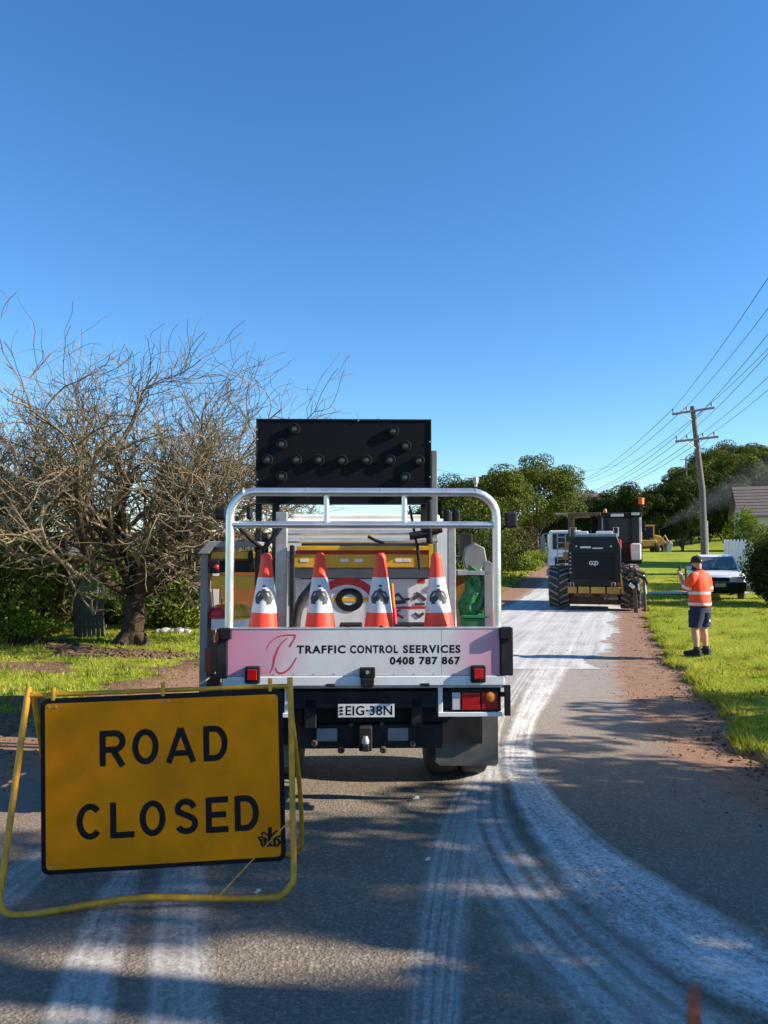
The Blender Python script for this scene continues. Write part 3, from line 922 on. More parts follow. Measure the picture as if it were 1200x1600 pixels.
# grit and small pale scraps lying on the asphalt
pts, sz = [], []
for i in range(700):
    x, y = random.uniform(-2.6, 2.3), random.uniform(2.3, 9)
    pts.append((x, y, 0.022)); sz.append(random.uniform(0.002, 0.0055))
clods('road_grit', pts, sz, 'fine loose grit scattered on the asphalt in front')
for (px, py, s) in ((650, 1252, 0.03), (640, 1262, 0.018), (402, 1400, 0.022), (668, 1349, 0.02)):
    g = gpix(px, py)
    mb = MB().box((0, 0, 0.006), (s * 1.4, s * 0.8, 0.005), rot=('Z', random.random() * 3)).box((s * .3, s * .2, 0.012), (s, s * 0.6, 0.004), rot=('X', 0.4))
    o = mb.build('paper_scrap', M['plate_white'], loc=(g.x, g.y, 0.016))
    tag(o, {650: 'crumpled white scrap on the asphalt below the truck', 640: 'small white scrap beside the crumpled one on the asphalt', 402: 'small white scrap inside the foot of the road sign frame', 668: 'lone white scrap on the asphalt in front of the truck'}[px], 'litter', 'scraps on the asphalt')

# ================================================================ TREES
def bare_tree(name, label, base, seed, H, spread, counts, parent_bias=(0, 0), trunk_r=0.26):
    rnd = random.Random(seed)
    t = thing(name, label, 'tree', base, 0, None)
    trunk, limbs, twigs = MB(), MB(), MB()
    rnd_main, rnd_twig = rnd, random.Random(seed + 1000)
    def rdir(d, ang, rnd):
        ax = d.cross(Vector((rnd.gauss(0, 1), rnd.gauss(0, 1), rnd.gauss(0, 1))))
        ax = ax.normalized() if ax.length > 1e-6 else d.orthogonal().normalized()
        return (Matrix.Rotation(ang, 3, ax) @ d).normalized()
    def grow(p, d, L, r, lev):
        rnd = rnd_main if lev < 3 else rnd_twig
        n = (10, 8, 7, 6, 5, 4)[lev]
        pts, rs = [p.copy()], [r]
        end = (0.8, 0.45, 0.4, 0.4, 0.45, 0.5)[lev]
        bend = (0.10, 0.20, 0.30, 0.36, 0.36, 0.3)[lev]
        sway = Vector((rnd.gauss(0, 1), rnd.gauss(0, 1), rnd.gauss(0, 0.6))) * bend * 0.5
        dirs = [d.copy()]
        for i in range(n):
            d = d + Vector((rnd.gauss(0, bend), rnd.gauss(0, bend), rnd.gauss(0, bend) + (0.05 if lev > 0 else 0))) * 0.75 + sway * 0.5
            d.normalize()
            p = p + d * (L / n)
            if p.z < base_clear * (0.5 if lev < 2 else 1): p.z = base_clear * (0.5 if lev < 2 else 1); d.z = abs(d.z) + 0.2; d.normalize()
            pts.append(p.copy()); dirs.append(d.copy()); rs.append(max((0.008, 0.008, 0.008, 0.008, 0.0056, 0.0042)[lev], r * (1 - (1 - end) * (i + 1) / n)))
        tgt = trunk if lev == 0 else (limbs if lev == 1 else twigs)
        tgt.tube(pts, rs, (16, 8, 5, 4, 3, 3)[lev], cap=lev < 2)
        if lev >= 5: return
        k = counts[lev]
        for j in range(k):
            if lev == 0: f = 0.55 + 0.45 * rnd.random() if j > 1 else 0.95
            else: f = 0.22 + 0.78 * (j + rnd.random()) / k
            q = f * n
            i0 = min(int(q), n - 1)
            pp = pts[i0].lerp(pts[i0 + 1], q - i0)
            rr = rs[i0] * (0.56 if lev == 0 else 0.64)
            if lev == 0:
                an = 6.283 * (j + rnd.random() * 0.6) / k
                til = rnd.uniform(0.3, 1.2) if j > 0 else 0.15
                dd = Vector((math.sin(til) * math.cos(an) + parent_bias[0] * 0.3, math.sin(til) * math.sin(an) * 0.8 + parent_bias[1] * 0.3, math.cos(til))).normalized()
                LL = H * 0.42 * rnd.uniform(0.86, 1.08) * (1 + 0.3 * math.sin(til) * spread)
            else:
                dd = rdir(dirs[i0], rnd.uniform(0.35, 0.95), rnd)
                dd = (dd + Vector((0, 0, (0.0, 0.12, 0.12, 0.12, 0.15)[lev]))).normalized()
                LL = L * rnd.uniform(*((0, 0), (0.50, 0.80), (0.45, 0.75), (0.42, 0.75), (0.4, 0.8))[lev])
            grow(pp, dd, LL, rr, lev + 1)
    base_clear = 0.75
    # trunk with flared roots
    grow(Vector((0, 0, -0.1)), Vector((0.03, 0, 1)), 0.95, trunk_r, 0)
    for k in range(5):
        a = k * 1.25 + rnd.random() * 0.9
        trunk.tube([(math.cos(a) * trunk_r * 0.3, math.sin(a) * trunk_r * 0.3, 0.26), (math.cos(a) * trunk_r * 1.0, math.sin(a) * trunk_r * 1.0, 0.10), (math.cos(a) * trunk_r * 1.7, math.sin(a) * trunk_r * 1.7, -0.05)], [trunk_r * 0.55, trunk_r * 0.42, trunk_r * 0.25], 7)
    for q in (trunk, limbs):
        q.v = [tuple(Vector(p) + Vector((mnoise.noise(Vector(p) * 5.0 + Vector((seed, 0, 0))), mnoise.noise(Vector(p) * 5.0 + Vector((0, seed, 3))), 0.3 * mnoise.noise(Vector(p) * 6.0))) * (0.075 if q is trunk else 0.022)) for p in q.v]
    trunk.build('trunk', M['bark'], t, smooth=60, fixn=False)
    limbs.build('limbs', M['bark'], t, smooth=60, fixn=False)
    twigs.build('crown', M['twig'], t, smooth=60, fixn=False)
    return t

bt = bare_tree('bare_tree', 'large leafless tree with tangled pale twigs beside the truck', (-4.62, 14.2, gz(-4.62, 14.2)), 127, 5.6, 0.9, (12, 8, 6, 5, 2), (0.12, 0), 0.21)
bt.scale = (1.0, 1.0, 0.93)
bt2 = bare_tree('bare_tree', 'second leafless tree with brownish twigs at the far left edge', (-8.4, 16.0, gz(-8.4, 16.0)), 9, 5.3, 0.8, (10, 8, 6, 5, 2), (0, 0), 0.2)
bt2.scale = (1.0, 1.0, 0.82)

def crown_lobes(rng, rx, ry, rz, cz, n, lob=0.38):
    L = [(0, 0, cz, rx * 0.72, ry * 0.72, rz * 0.75)]
    for i in range(n):
        d = rng.normal(size=3); d /= np.linalg.norm(d)
        if d[2] < -0.45: d[2] *= -0.6
        s = lob * (0.6 + 0.8 * rng.random())
        k = 0.62 + 0.28 * rng.random()
        L.append((d[0] * rx * k, d[1] * ry * k, cz + d[2] * rz * k, rx * s, ry * s, rz * s * 0.75))
    return L

def leafy_tree(name, label, base, seed, rx, ry, h, trunk_h, leafm, n=9000, leaf=0.3, group=None, lobes=26, rz=0.0, lob=0.38, fill=0.22, trunkr=0.25, core=True):
    rng = np.random.default_rng(seed)
    t = thing(name, label, 'tree', base, rz, group)
    cz = trunk_h + (h - trunk_h) / 2
    rzz = (h - trunk_h) / 2
    L = crown_lobes(rng, rx, ry, rzz, cz, lobes, lob)
    if not core: L = L[1:]
    mb = MB()
    mb.tube([(0, 0, -0.4), (0.05, 0, trunk_h * 0.6), (0, 0.05, trunk_h + 0.2), (0.1, 0, cz)], [trunkr * 1.3, trunkr, trunkr * 0.8, trunkr * 0.4], 8)
    for l in L[1:8]:
        mb.tube([(0, 0, trunk_h * 0.8), (l[0] * 0.5, l[1] * 0.5, (trunk_h + l[2]) / 2), (l[0], l[1], l[2])], [trunkr * 0.45, trunkr * 0.3, trunkr * 0.1], 5)
    mb.build('trunk', M['dark_bark'], t, smooth=60)
    V, F = leaves_np(rng, L, n, leaf, fill)
    np_mesh('crown', V, F, leafm, t)
    return t

def copy_leafy(src, label, base, rz, s, group):
    c = copy_tree(src)
    c.location = base; c.rotation_euler = (0, 0, rz); c.scale = s
    c['label'] = label
    if group: c['group'] = group
    return c

# --- the two big rounded trees left of the far road, and the shrubs below them
def place(px, Y): return ((px - 600) / 1200.0 * Y)
tA = leafy_tree('rounded_tree', 'big rounded olive tree left of the road beyond the hoop frame', (place(775, 66), 66, gz(place(775, 66), 66)), 21, 4.0, 4.2, 7.9, 0.7, LM['olive'], 26000, 0.19, lobes=46, lob=0.27)
tB = leafy_tree('rounded_tree', 'taller rounded green tree leaning over the road behind the olive one', (place(838, 82), 82, gz(place(838, 82), 82)), 22, 4.9, 4.8, 10.6, 1.6, LM['olive'], 28000, 0.21, lobes=48, lob=0.27)
tC = leafy_tree('rounded_tree', 'dark tree seen between the hoop frame and the olive tree', (place(728, 80), 80, gz(place(728, 80), 80)), 23, 3.8, 3.8, 8.6, 1.0, LM['wood_dark'], 18000, 0.21)
# --- wood to the right: three sources, copied
woods = [leafy_tree('wood_tree', 'x', (0, 0, 0), 31 + k, 5.2, 5.0, 11.5, 1.0, LM['wood_dark'], 22000, 0.28, lobes=44, lob=0.25) for k in range(3)]
GW = 'dark trees of the wood behind the loader'
LW = 'dark green tree in the dense wood behind the yellow loader'
spots = [(905, 118, .66), (935, 104, .74), (968, 108, .8), (1000, 100, .8), (1035, 103, .86), (1066, 99, .86), (1100, 104, .92), (1135, 100, .95), (1172, 105, 1.0), (1212, 101, 1.05), (1250, 104, 1.05), (1018, 122, .85), (1080, 124, .92), (1150, 126, 1.0), (960, 130, .74), (1290, 103, 1.0)]
rr = random.Random(8)
for i, (px, Yd, s) in enumerate(spots):
    x = place(px, Yd)
    b = (x, Yd, gz(x, Yd) - 0.3)
    if i < 3:
        c = woods[i]; c.location = b; c.scale = (s, s, s); c['label'] = LW; c['group'] = GW
    else:
        copy_leafy(woods[i % 3], LW, b, rr.random() * 6.28, (s * rr.uniform(.9, 1.1), s * rr.uniform(.9, 1.1), s * rr.uniform(.9, 1.06)), GW)
GH = 'paler trees on the rise'
LH = 'paler tree on the wooded rise above the house roof'
hs = leafy_tree('hillside_tree', LH, (0, 0, 0), 41, 6.5, 6.3, 10.5, 0.6, LM['olive'], 16000, 0.34, GH, 40, lob=0.26)
k = 0
for Yd, pxs in ((138, (1060, 1100, 1140, 1182, 1225, 1265)), (158, (1085, 1125, 1165, 1205, 1245)), (178, (1110, 1150, 1190, 1232))):
    for px in pxs:
        x = place(px, Yd); b = (x, Yd, gz(x, Yd) - 0.4)
        s = rr.uniform(0.85, 1.15)
        if k == 0: hs.location = b
        else: copy_leafy(hs, LH, b, rr.random() * 6.28, (s, s, s * rr.uniform(0.85, 1.05)), GH)
        k += 1
# far trees where the road disappears
GF_ = 'small trees where the road disappears'
fs = leafy_tree('far_tree', 'small hazy tree where the road disappears', (0, 0, 0), 47, 4.0, 4.0, 8.5, 0.8, LM['wood_dark'], 5000, 0.45, GF_, 20)
for i, (px, Yd, s) in enumerate(((885, 150, 1.25), (908, 160, 1.35), (862, 140, 1.0), (842, 120, 0.8), (700, 130, 1.0), (670, 135, 1.0))):
    x = place(px, Yd); b = (x, Yd, gz(x, Yd) - 0.3)
    if i == 0: fs.location = b; fs.scale = (s, s, s)
    else: copy_leafy(fs, 'small hazy tree where the road disappears', b, i * 1.3, (s, s, s), GF_)

# --- roadside trees just out of the picture on the right: their shade lies across the road
GS = 'roadside trees shading the junction'
LS = 'leafy roadside tree whose shade falls across the asphalt'
st = leafy_tree('shade_tree', LS, (10.6, -1.1, gz(10.6, -1.1)), 51, 2.7, 2.6, 6.6, 1.0, LM['gum'], 2900, 0.20, GS, 13, lob=0.22, fill=0.5, core=False)
st.scale = (1.05, 1.0, 1.12)
for i, (x, y, s, z, r) in enumerate(((9.4, -4.2, 1.0, 1.1, 4.4), (13.6, -5.6, 1.1, 1.2, 2.2), (11.4, 1.75, 0.64, 1.38, 1.9), (13.4, 2.2, 0.42, 1.42, 0.9))):
    copy_leafy(st, LS, (x, y, gz(x, y)), r, (s, s, s * z if s > 0.7 else z), GS)
LS2 = 'low leafy roadside tree shading the right shoulder'
sl_ = leafy_tree('low_shade_tree', LS2, (8.3, 5.9, gz(8.3, 5.9)), 57, 1.9, 1.9, 4.0, 0.6, LM['gum'], 1500, 0.18, GS, 15, lob=0.21, fill=0.5, core=False, trunkr=0.1)
for i, (x, y, s, z, r) in enumerate(((9.0, 3.25, 0.95, 1.32, 3.4), (8.2, 3.7, 0.8, 1.16, 1.4), (7.2, 4.4, 0.8, 0.9, 0.3), (9.6, 7.2, 0.85, 1.0, 4.0))):
    copy_leafy(sl_, LS2, (x, y, gz(x, y)), r, (s, s, z), GS)

# --- shrubs
def shrub(name, label, base, seed, lobes, n, leaf, leafm, cat='shrub', group=None, stems=True):
    rng = np.random.default_rng(seed)
    t = thing(name, label, cat, base, 0, group)
    V, F = leaves_np(rng, lobes, n, leaf, 0.35, zmin=0.0, jit=1.0)
    np_mesh('foliage', V, F, leafm, t)
    if stems:
        mb = MB()
        for l in lobes:
            mb.tube([(l[0] * 0.3, l[1] * 0.3, -0.05), (l[0] * 0.8, l[1] * 0.8, l[2] * 0.5), (l[0], l[1], l[2] + l[5] * 0.5)], [0.03, 0.022, 0.008], 5)
        mb.build('stem', M['dark_bark'], t, smooth=60)
    return t

def blob(rng, w, d, h, n, s=0.33):
    L = []
    for i in range(n):
        x, y = (rng.random() - .5) * w * 0.75, (rng.random() - .5) * d * 0.75
        hh = h * (1 - 0.5 * (2 * x / w) ** 2) * (0.35 + 0.62 * rng.random())
        r = s * (0.7 + 0.6 * rng.random())
        L.append((x, y, max(r * 0.5, hh - r * 0.6), w * r * 0.55, d * r * 0.6, h * r * 0.5))
    return L
rg2 = np.random.default_rng(77)
def gpos(px, Yd): x = place(px, Yd); return (x, Yd, gz(x, Yd))
shrub('green_shrub', 'tall glossy green shrub at the far left edge', gpos(10, 14.6), 61, blob(rg2, 2.2, 1.6, 2.15, 26), 9000, 0.085, LM['shrub'])
shrub('rusty_shrub', 'brownish orange shrub behind the glossy green one', gpos(52, 15.6), 62, blob(rg2, 1.6, 1.2, 2.45, 18), 5000, 0.08, LM['rusty'])
shrub('low_shrub', 'low pale flowering shrub at the foot of the glossy green one', gpos(35, 13.9), 63, blob(rg2, 1.8, 0.8, 0.75, 14), 3200, 0.06, LM['lime'])
shrub('hedge', 'dark clipped hedge behind the leaning timber gate', gpos(100, 18.5), 64, blob(rg2, 2.6, 1.0, 0.95, 22), 5000, 0.08, LM['olive'], 'hedge')
shrub('leafy_bush', 'bright green bush between the bare tree and the truck', gpos(280, 17.0), 65, blob(rg2, 2.4, 1.4, 1.35, 22), 6500, 0.09, LM['lime'])
shrub('leafy_bush', 'low dull green bush behind the bare tree trunk', gpos(185, 18.0), 66, blob(rg2, 2.2, 1.0, 1.0, 14), 4000, 0.09, LM['olive'])
shrub('yellow_bush', 'yellow green bush far behind the bare tree', gpos(235, 26.0), 67, blob(rg2, 5.0, 2.0, 2.6, 20), 5000, 0.13, LM['lime'])
shrub('leafy_bush', 'wide dull green bush behind the truck box', gpos(330, 24.0), 68, blob(rg2, 4.5, 2.0, 2.3, 20), 5000, 0.12, LM['olive'])
shrub('garden_hedge', 'tall dark hedge at the right edge beside the parked car', gpos(1222, 24.5), 69, blob(rg2, 2.0, 3.6, 2.5, 46, 0.3) + [(0, 0, 1.0, 0.8, 1.5, 1.05)] * 4, 26000, 0.075, LM['wood_dark'], 'hedge')
shrub('lime_bush', 'yellow green bush rising over the hedge at the right edge', gpos(1206, 27.5), 70, blob(rg2, 2.0, 1.6, 2.75, 20), 6000, 0.09, LM['lime'])
shrub('lime_bush', 'bright leafy bush in front of the house gable', gpos(1168, 43.0), 71, blob(rg2, 1.9, 2.0, 3.6, 20), 5000, 0.13, LM['lime'])
shrub('verge_bush', 'low green bushes on the bank left of the road', gpos(818, 47), 72, blob(rg2, 2.6, 2.2, 1.0, 14), 2600, 0.11, LM['shrub'])
shrub('verge_bush', 'long low bush along the bank just left of the lime road', gpos(848, 54), 73, blob(rg2, 2.4, 7.0, 1.1, 18), 3600, 0.12, LM['shrub'])
shrub('brown_bush', 'brown withered bush under the rounded trees', gpos(812, 58), 74, blob(rg2, 4.4, 2.0, 2.6, 18), 5000, 0.13, LM['brown'])
shrub('round_bush', 'smooth pale green rounded bush seen through the hoop frame', gpos(742, 38), 75, blob(rg2, 4.6, 3.0, 4.0, 24), 7000, 0.13, LM['olive'])
shrub('round_bush', 'dark bush behind the green bag on the truck', gpos(752, 34), 76, blob(rg2, 3.0, 2.0, 2.4, 18), 5000, 0.1, LM['wood_dark'])

# pale rocks edging the garden bed
GRK = 'pale stones edging the garden bed'
for i, (px, py, s) in enumerate(((262, 985, .13), (272, 982, .10), (283, 984, .12), (250, 988, .09), (294, 981, .09))):
    rnd = random.Random(i + 50)
    bm = bmesh.new()
    bmesh.ops.create_icosphere(bm, subdivisions=2, radius=s)
    for v in bm.verts:
        v.co *= 1 + 0.25 * mnoise.noise(v.co * 9 + Vector((i * 3, 0, 0)))
        v.co.z *= 0.62
    me = bpy.data.meshes.new('garden_stone'); bm.to_mesh(me); bm.free()
    me.materials.append(M['rock'])
    o = bpy.data.objects.new('garden_stone', me); COL.objects.link(o)
    x = place(px, 16.0); o.location = (x, 16.0, gz(x, 16.0) + s * 0.3)
    tag(o, {250: 'pale garden stone nearest the bare tree in the edging row', 262: 'largest pale garden stone, second from the bare tree', 272: 'pale garden stone in the middle of the edging row', 283: 'pale garden stone second from the truck in the edging row', 294: 'pale garden stone nearest the truck in the edging row'}[px], 'stone', GRK)

# ================================================================ FENCES, HOUSES, POLES
def paling(mb, x, y, z, w, h, d=0.02, yaw=0.0, point=False):
    return mb.box((x, y, z + h / 2), (w, d, h), rot=('Z', yaw))

# leaning timber gate panel by the bare tree
gp = gpos(145, 14.9)
g = thing('timber_gate', 'short leaning grey timber gate beside the bare tree', 'gate', gp, R(-24))
g.rotation_euler = (0, R(-4), R(-20))
for k in range(6):
    h = 0.86 - 0.03 * k + 0.04 * math.sin(k * 2.2)
    MB().box((-0.24 + k * 0.105, 0, h / 2), (0.08, 0.022, h)).build('paling', M['grey_timber'], g, bevel=0.004)
MB().box((0.02, 0.03, 0.2), (0.66, 0.03, 0.07)).box((0.02, 0.03, 0.68), (0.66, 0.03, 0.07)).build('rail', M['grey_timber'], g, bevel=0.004)
MB().box((-0.34, 0.02, 0.46), (0.09, 0.09, 0.92)).build('gate_post', M['grey_timber'], g, bevel=0.006)

# white paling fence beside the house
f0 = Vector((place(1131, 37.0), 37.0, 0)); f1 = Vector((place(1176, 31.5), 31.5, 0))
fd = f1 - f0
fl = fd.length
f = thing('paling_fence', 'white paling fence running from the house towards the hedge', 'fence', (f0.x, f0.y, gz(f0.x, f0.y)), math.atan2(fd.y, fd.x))
npal = 16
pm = MB().prism([(-0.15, 0), (0.15, 0), (0.15, 1.38), (0.09, 1.45), (-0.09, 1.45), (-0.15, 1.38)], -0.012, 0.012).mesh('paling', M['fence_white'])
dz = gz(f1.x, f1.y) - gz(f0.x, f0.y)
for k in range(npal):
    o = bpy.data.objects.new('paling', pm); COL.objects.link(o); o.parent = f
    t = (k + .5) / npal
    o.location = (fl * t, (0.012 if k % 2 else -0.012), dz * t + 0.03)
    o.scale = (fl / npal / 0.31, 1, 1.42 + 0.03 * math.sin(k * 3.3))
for zz in (0.4, 1.7):
    mb = MB().tube([(0, 0.06, zz), (fl, 0.06, zz + dz)], 0.04, 4)
    mb.build('rail', M['fence_white'], f)

def gable_house(name, label, x0, x1, y0, y1, zb, ze, zr, wallm, roofm, ridge='X', gablem=None, windows=()):
    h = thing(name, label, 'house', (x0, y0, zb), 0)
    w, d = x1 - x0, y1 - y0
    e, r = ze - zb, zr - zb
    wl = MB().box((w / 2, d / 2, e / 2), (w, d, e)).build('wall', wallm, h)
    ov = 0.35
    if ridge == 'X':
        sl = (r - e) / (d / 2)
        for s in (0, 1):
            ya, yb = (-ov, d / 2) if s == 0 else (d + ov, d / 2)
            za = e - ov * sl
            th = 0.10
            P = [(-ov, ya, za), (w + ov, ya, za), (w + ov, yb, r), (-ov, yb, r)]
            V = P + [(p[0], p[1], p[2] + th) for p in P]
            mb = MB().add(V, [(0, 1, 2, 3), (7, 6, 5, 4), (0, 4, 5, 1), (1, 5, 6, 2), (2, 6, 7, 3), (3, 7, 4, 0)])
            ro = mb.build('roof', roofm, h)
            # tile courses, proud of the slab
            n = int(abs(yb - ya) / 0.34)
            for k in range(n):
                t0 = k / n
                yy = ya + (yb - ya) * t0; zz = za + (r - za) * t0
                cm = MB().box((w / 2, yy, zz + th + 0.02), (w + 2 * ov, 0.16, 0.022), rot=('X', math.atan(sl) * (1 if s == 0 else -1)))
                cm.build('tile_course', roofm, ro)
        for xx in (0.01, w - 0.01):
            g_ = MB().add([(xx, 0, e), (xx, d, e), (xx, d / 2, r - 0.05), (xx + .05, 0, e), (xx + .05, d, e), (xx + .05, d / 2, r - 0.05)], [(0, 1, 2), (3, 5, 4), (0, 2, 5, 3), (1, 4, 5, 2), (0, 3, 4, 1)])
            g_.build('gable', gablem or wallm, h)
        MB().tube([(-ov, -ov - .04, e - ov * sl + .02), (w + ov, -ov - .04, e - ov * sl + .02)], 0.06, 6).build('gutter', M['grey_paint'], h)
    for (wx, wz, ww, wh) in windows:
        wo = MB().box((wx, -0.02, wz), (ww, 0.06, wh)).build('window_frame', M['white_paint'], h)
        MB().box((wx, -0.06, wz), (ww - .14, 0.03, wh - .14)).build('pane', M['glass'], wo)
    return h

hx0 = place(1151, 50)
_gh = gable_house('gable_house', 'house with grey tiled roof and white gable at the right edge', hx0, hx0 + 14, 49.0, 55.0, gz(hx0, 50) - 0.4, 4.15, 6.0, M['cream_wall'], M['roof_tile'], gablem=M['white_paint'], windows=((2.2, 1.9, 1.2, 1.2), (6.0, 1.9, 1.6, 1.2)))
_gh.rotation_euler = (0, 0, R(-19))
gable_house('low_house', 'low house with dark roof half hidden behind the bare tree', place(40, 33), place(40, 33) + 9, 33, 39, -0.8, 1.5, 2.55, M['brick_wall'], M['roof_tile'], windows=((2.5, 1.3, 1.4, 1.1), (6, 1.3, 1.6, 1.1)))
gable_house('pale_house', 'pale walled house far behind the truck hoop frame', place(560, 62), place(560, 62) + 8, 62, 69, -0.3, 2.6, 4.3, M['cream_wall'], M['roof_tile'], windows=((2.5, 1.6, 1.4, 1.1), (5.5, 1.6, 1.4, 1.1)))
gable_house('far_house', 'small house roof peeking between the far trees', place(893, 128), place(893, 128) + 5.5, 128, 133, 1.2, 9.2, 11.4, M['cream_wall'], M['roof_tile'])

# power pole with two crossarms
PX, PY = place(1098, 41), 41.0
pzb = gz(PX, PY)
pole = thing('power_pole', 'tall dark timber power pole with two crossarms behind the parked car', 'power pole', (PX, PY, pzb), 0)
top = 9.55 - pzb
MB().tube([(0.08, 0, -0.3), (0.02, 0, top * 0.5), (-0.42, 0, top)], [0.19, 0.165, 0.12], 12).build('pole_shaft', M['pole_wood'], pole, smooth=50)
MB().tube([(0.24, -0.05, 0), (0.21, -0.06, top * 0.33)], 0.045, 8).build('cable_guard', M['galv'], pole, smooth=50)
def arm(zc, xc, half, slope, ins):
    a = MB().box((xc, -0.12, zc), (half * 2, 0.1, 0.12), rot=('Y', -slope)).build('crossarm', M['pole_wood'], pole, bevel=0.01)
    pts = []
    for t in ins:
        z = zc + t * half * math.sin(slope) + 0.06
        x = xc + t * half
        MB().lathe([(0.02, 0), (0.02, 0.08), (0.055, 0.09), (0.06, 0.15), (0.035, 0.18), (0.05, 0.2), (0.03, 0.25)], 8, (x, -0.12, z)).build('insulator', M['grey_paint'], a, smooth=50)
        pts.append(Vector((PX + x, PY - 0.12, pzb + z + 0.24)))
    for s in (-1, 1):
        MB().tube([(xc + s * half * 0.55, -0.16, zc - 0.05 + s * half * 0.55 * math.sin(slope)), (xc + s * 0.08, -0.14, zc - 0.5)], 0.018, 5).build('brace', M['galv'], a)
    return pts
up = arm(top - 0.28, -0.42, 1.14, R(9), (-0.95, -0.32, 0.86))
lo = arm(top - 1.80, -0.26, 1.16, R(6.5), (-0.93, -0.45, 0.28, 0.80))

# a second pole down the road and one near on the right outside the picture
def small_pole(name, label, x, y, h, tilt=0.0):
    zb = gz(x, y)
    p = thing(name, label, 'power pole', (x, y, zb), 0)
    MB().tube([(0, 0, -0.3), (tilt, 0, h)], [0.17, 0.12], 10).build('pole_shaft', M['pole_wood'], p, smooth=50)
    MB().box((tilt, -0.12, h - 0.28), (2.2, 0.1, 0.12)).build('crossarm', M['pole_wood'], p)
    MB().box((tilt, -0.12, h - 1.8), (2.2, 0.1, 0.12)).build('crossarm', M['pole_wood'], p)
    return zb + h
fx, fy = place(893, 104), 104.0
zf = small_pole('power_pole', 'distant power pole where the wires converge among the trees', fx, fy, 9.6)
nxp, nyp = 7.6, 2.0
zn = small_pole('power_pole', 'roadside power pole carrying the wires out of the picture', nxp, nyp, 11.6)
lp = gpos(771, 74)
small_pole('power_pole', 'small dark pole standing in front of the rounded trees', lp[0], lp[1], 8.7 - lp[2] + 0.6)
small_pole('power_pole', 'thin pole visible beside the lower crossarm', place(1074, 130), 130, 14)

def wire(a, b, sag, label, group, r=0.011):
    pts = []
    for k in range(25):
        t = k / 24
        p = a.lerp(b, t); p.z -= sag * 4 * t * (1 - t)
        pts.append(p)
    o = MB().tube(pts, r, 5).build('power_line', M['wire'], smooth=60)
    return tag(o, label, 'wire', group)
GU, GLO = 'wires on the upper crossarm', 'wires on the lower crossarm'
LU, LLo = 'overhead wire strung from the upper crossarm of the tall pole', 'overhead wire strung from the lower crossarm of the tall pole'
for i, p in enumerate(up):
    off = (-0.95, -0.32, 0.86)[i] * 1.1
    w_ = ('outer left', 'inner left', 'right end')[i]
    wire(p, Vector((nxp + off, nyp, zn - 0.1)), 0.7, f'overhead wire from the {w_} of the upper crossarm rising out of the picture', GU)
    wire(p, Vector((fx + off, fy, zf - 0.1)), 1.2, f'overhead wire from the {w_} of the upper crossarm running down the road', GU, 0.016)
for i, p in enumerate(lo):
    off = (-0.93, -0.45, 0.28, 0.80)[i] * 1.1
    w_ = ('outer left', 'inner left', 'inner right', 'right end')[i]
    wire(p, Vector((nxp + off, nyp, zn - 1.6)), 0.7, f'overhead wire from the {w_} of the lower crossarm rising out of the picture', GLO)
    wire(p, Vector((fx + off, fy, zf - 1.6)), 1.2, f'overhead wire from the {w_} of the lower crossarm running down the road', GLO, 0.016)
wire(Vector((lp[0], lp[1], 8.9)), unpix(1000, 716, 100), 0.7, 'thin wire running from the small pole over the rounded trees', None, 0.016)
wire(Vector((lp[0], lp[1], 8.9)), unpix(600, 705, 60), 0.5, 'thin wire running from the small pole towards the arrow board', None, 0.014)

# ================================================================ ROAD CLOSED SIGN
SG = thing('road_closed_sign', 'yellow and black folding road closed sign standing in the foreground', 'road sign', (-1.19, 3.93, 0), R(4.6))
TILT = Matrix.Rotation(R(-13.5), 4, 'X') @ Matrix.Rotation(R(-0.9), 4, 'Y')
def sb(mb, name, m, parent=SG, **kw):
    mb.xf(TILT)
    return mb.build(name, m, parent, **kw)
# front U frame, slightly bent bottom rail
L0, R0, T0 = -0.735, 0.715, 1.095
path = [(-0.665, 0, T0 + 0.02)] + [(-0.668 - 0.008 * k, 0, T0 - 0.18 * k) for k in range(1, 6)]
path += [(-0.712, 0, 0.10), (-0.70, 0, 0.055), (-0.665, 0, 0.022), (-0.60, 0, 0.012), (-0.45, 0, 0.024), (-0.2, 0, 0.052), (0.0, 0, 0.062), (0.25, 0, 0.048), (0.5, 0, 0.035), (0.62, 0, 0.032), (0.68, 0, 0.045), (0.72, 0, 0.085), (0.735, 0, 0.14), (0.728, 0, 0.5), (0.722, 0, 0.9), (0.715, 0, T0 + 0.03)]
path = [tuple(p) for p in smooth_path(path, 4)]
sb(MB().tube(path, 0.0165, 10), 'front_frame', M['yellow_tube'], smooth=60)
sb(MB().tube([(-0.665, 0.0, 1.07), (0.0, -0.004, 1.076), (0.715, 0.0, 1.08)], 0.0125, 10), 'top_rail', M['yellow_tube'], smooth=60)
# rear frame leaning the other way
back = []
for (x, z) in [(-0.66, 1.05), (-0.645, 0.6), (-0.64, 0.12), (-0.61, 0.05), (-0.54, 0.02), (0.0, 0.02), (0.66, 0.02), (0.73, 0.05), (0.76, 0.12), (0.745, 0.5), (0.69, 1.05)]:
    back.append((x, 0.25 + (1.05 - z) * 0.36, z))
back = [tuple(p) for p in smooth_path(back, 4)]
MB().tube(back, 0.0135, 10).build('rear_frame', M['yellow_tube'], SG, smooth=60)
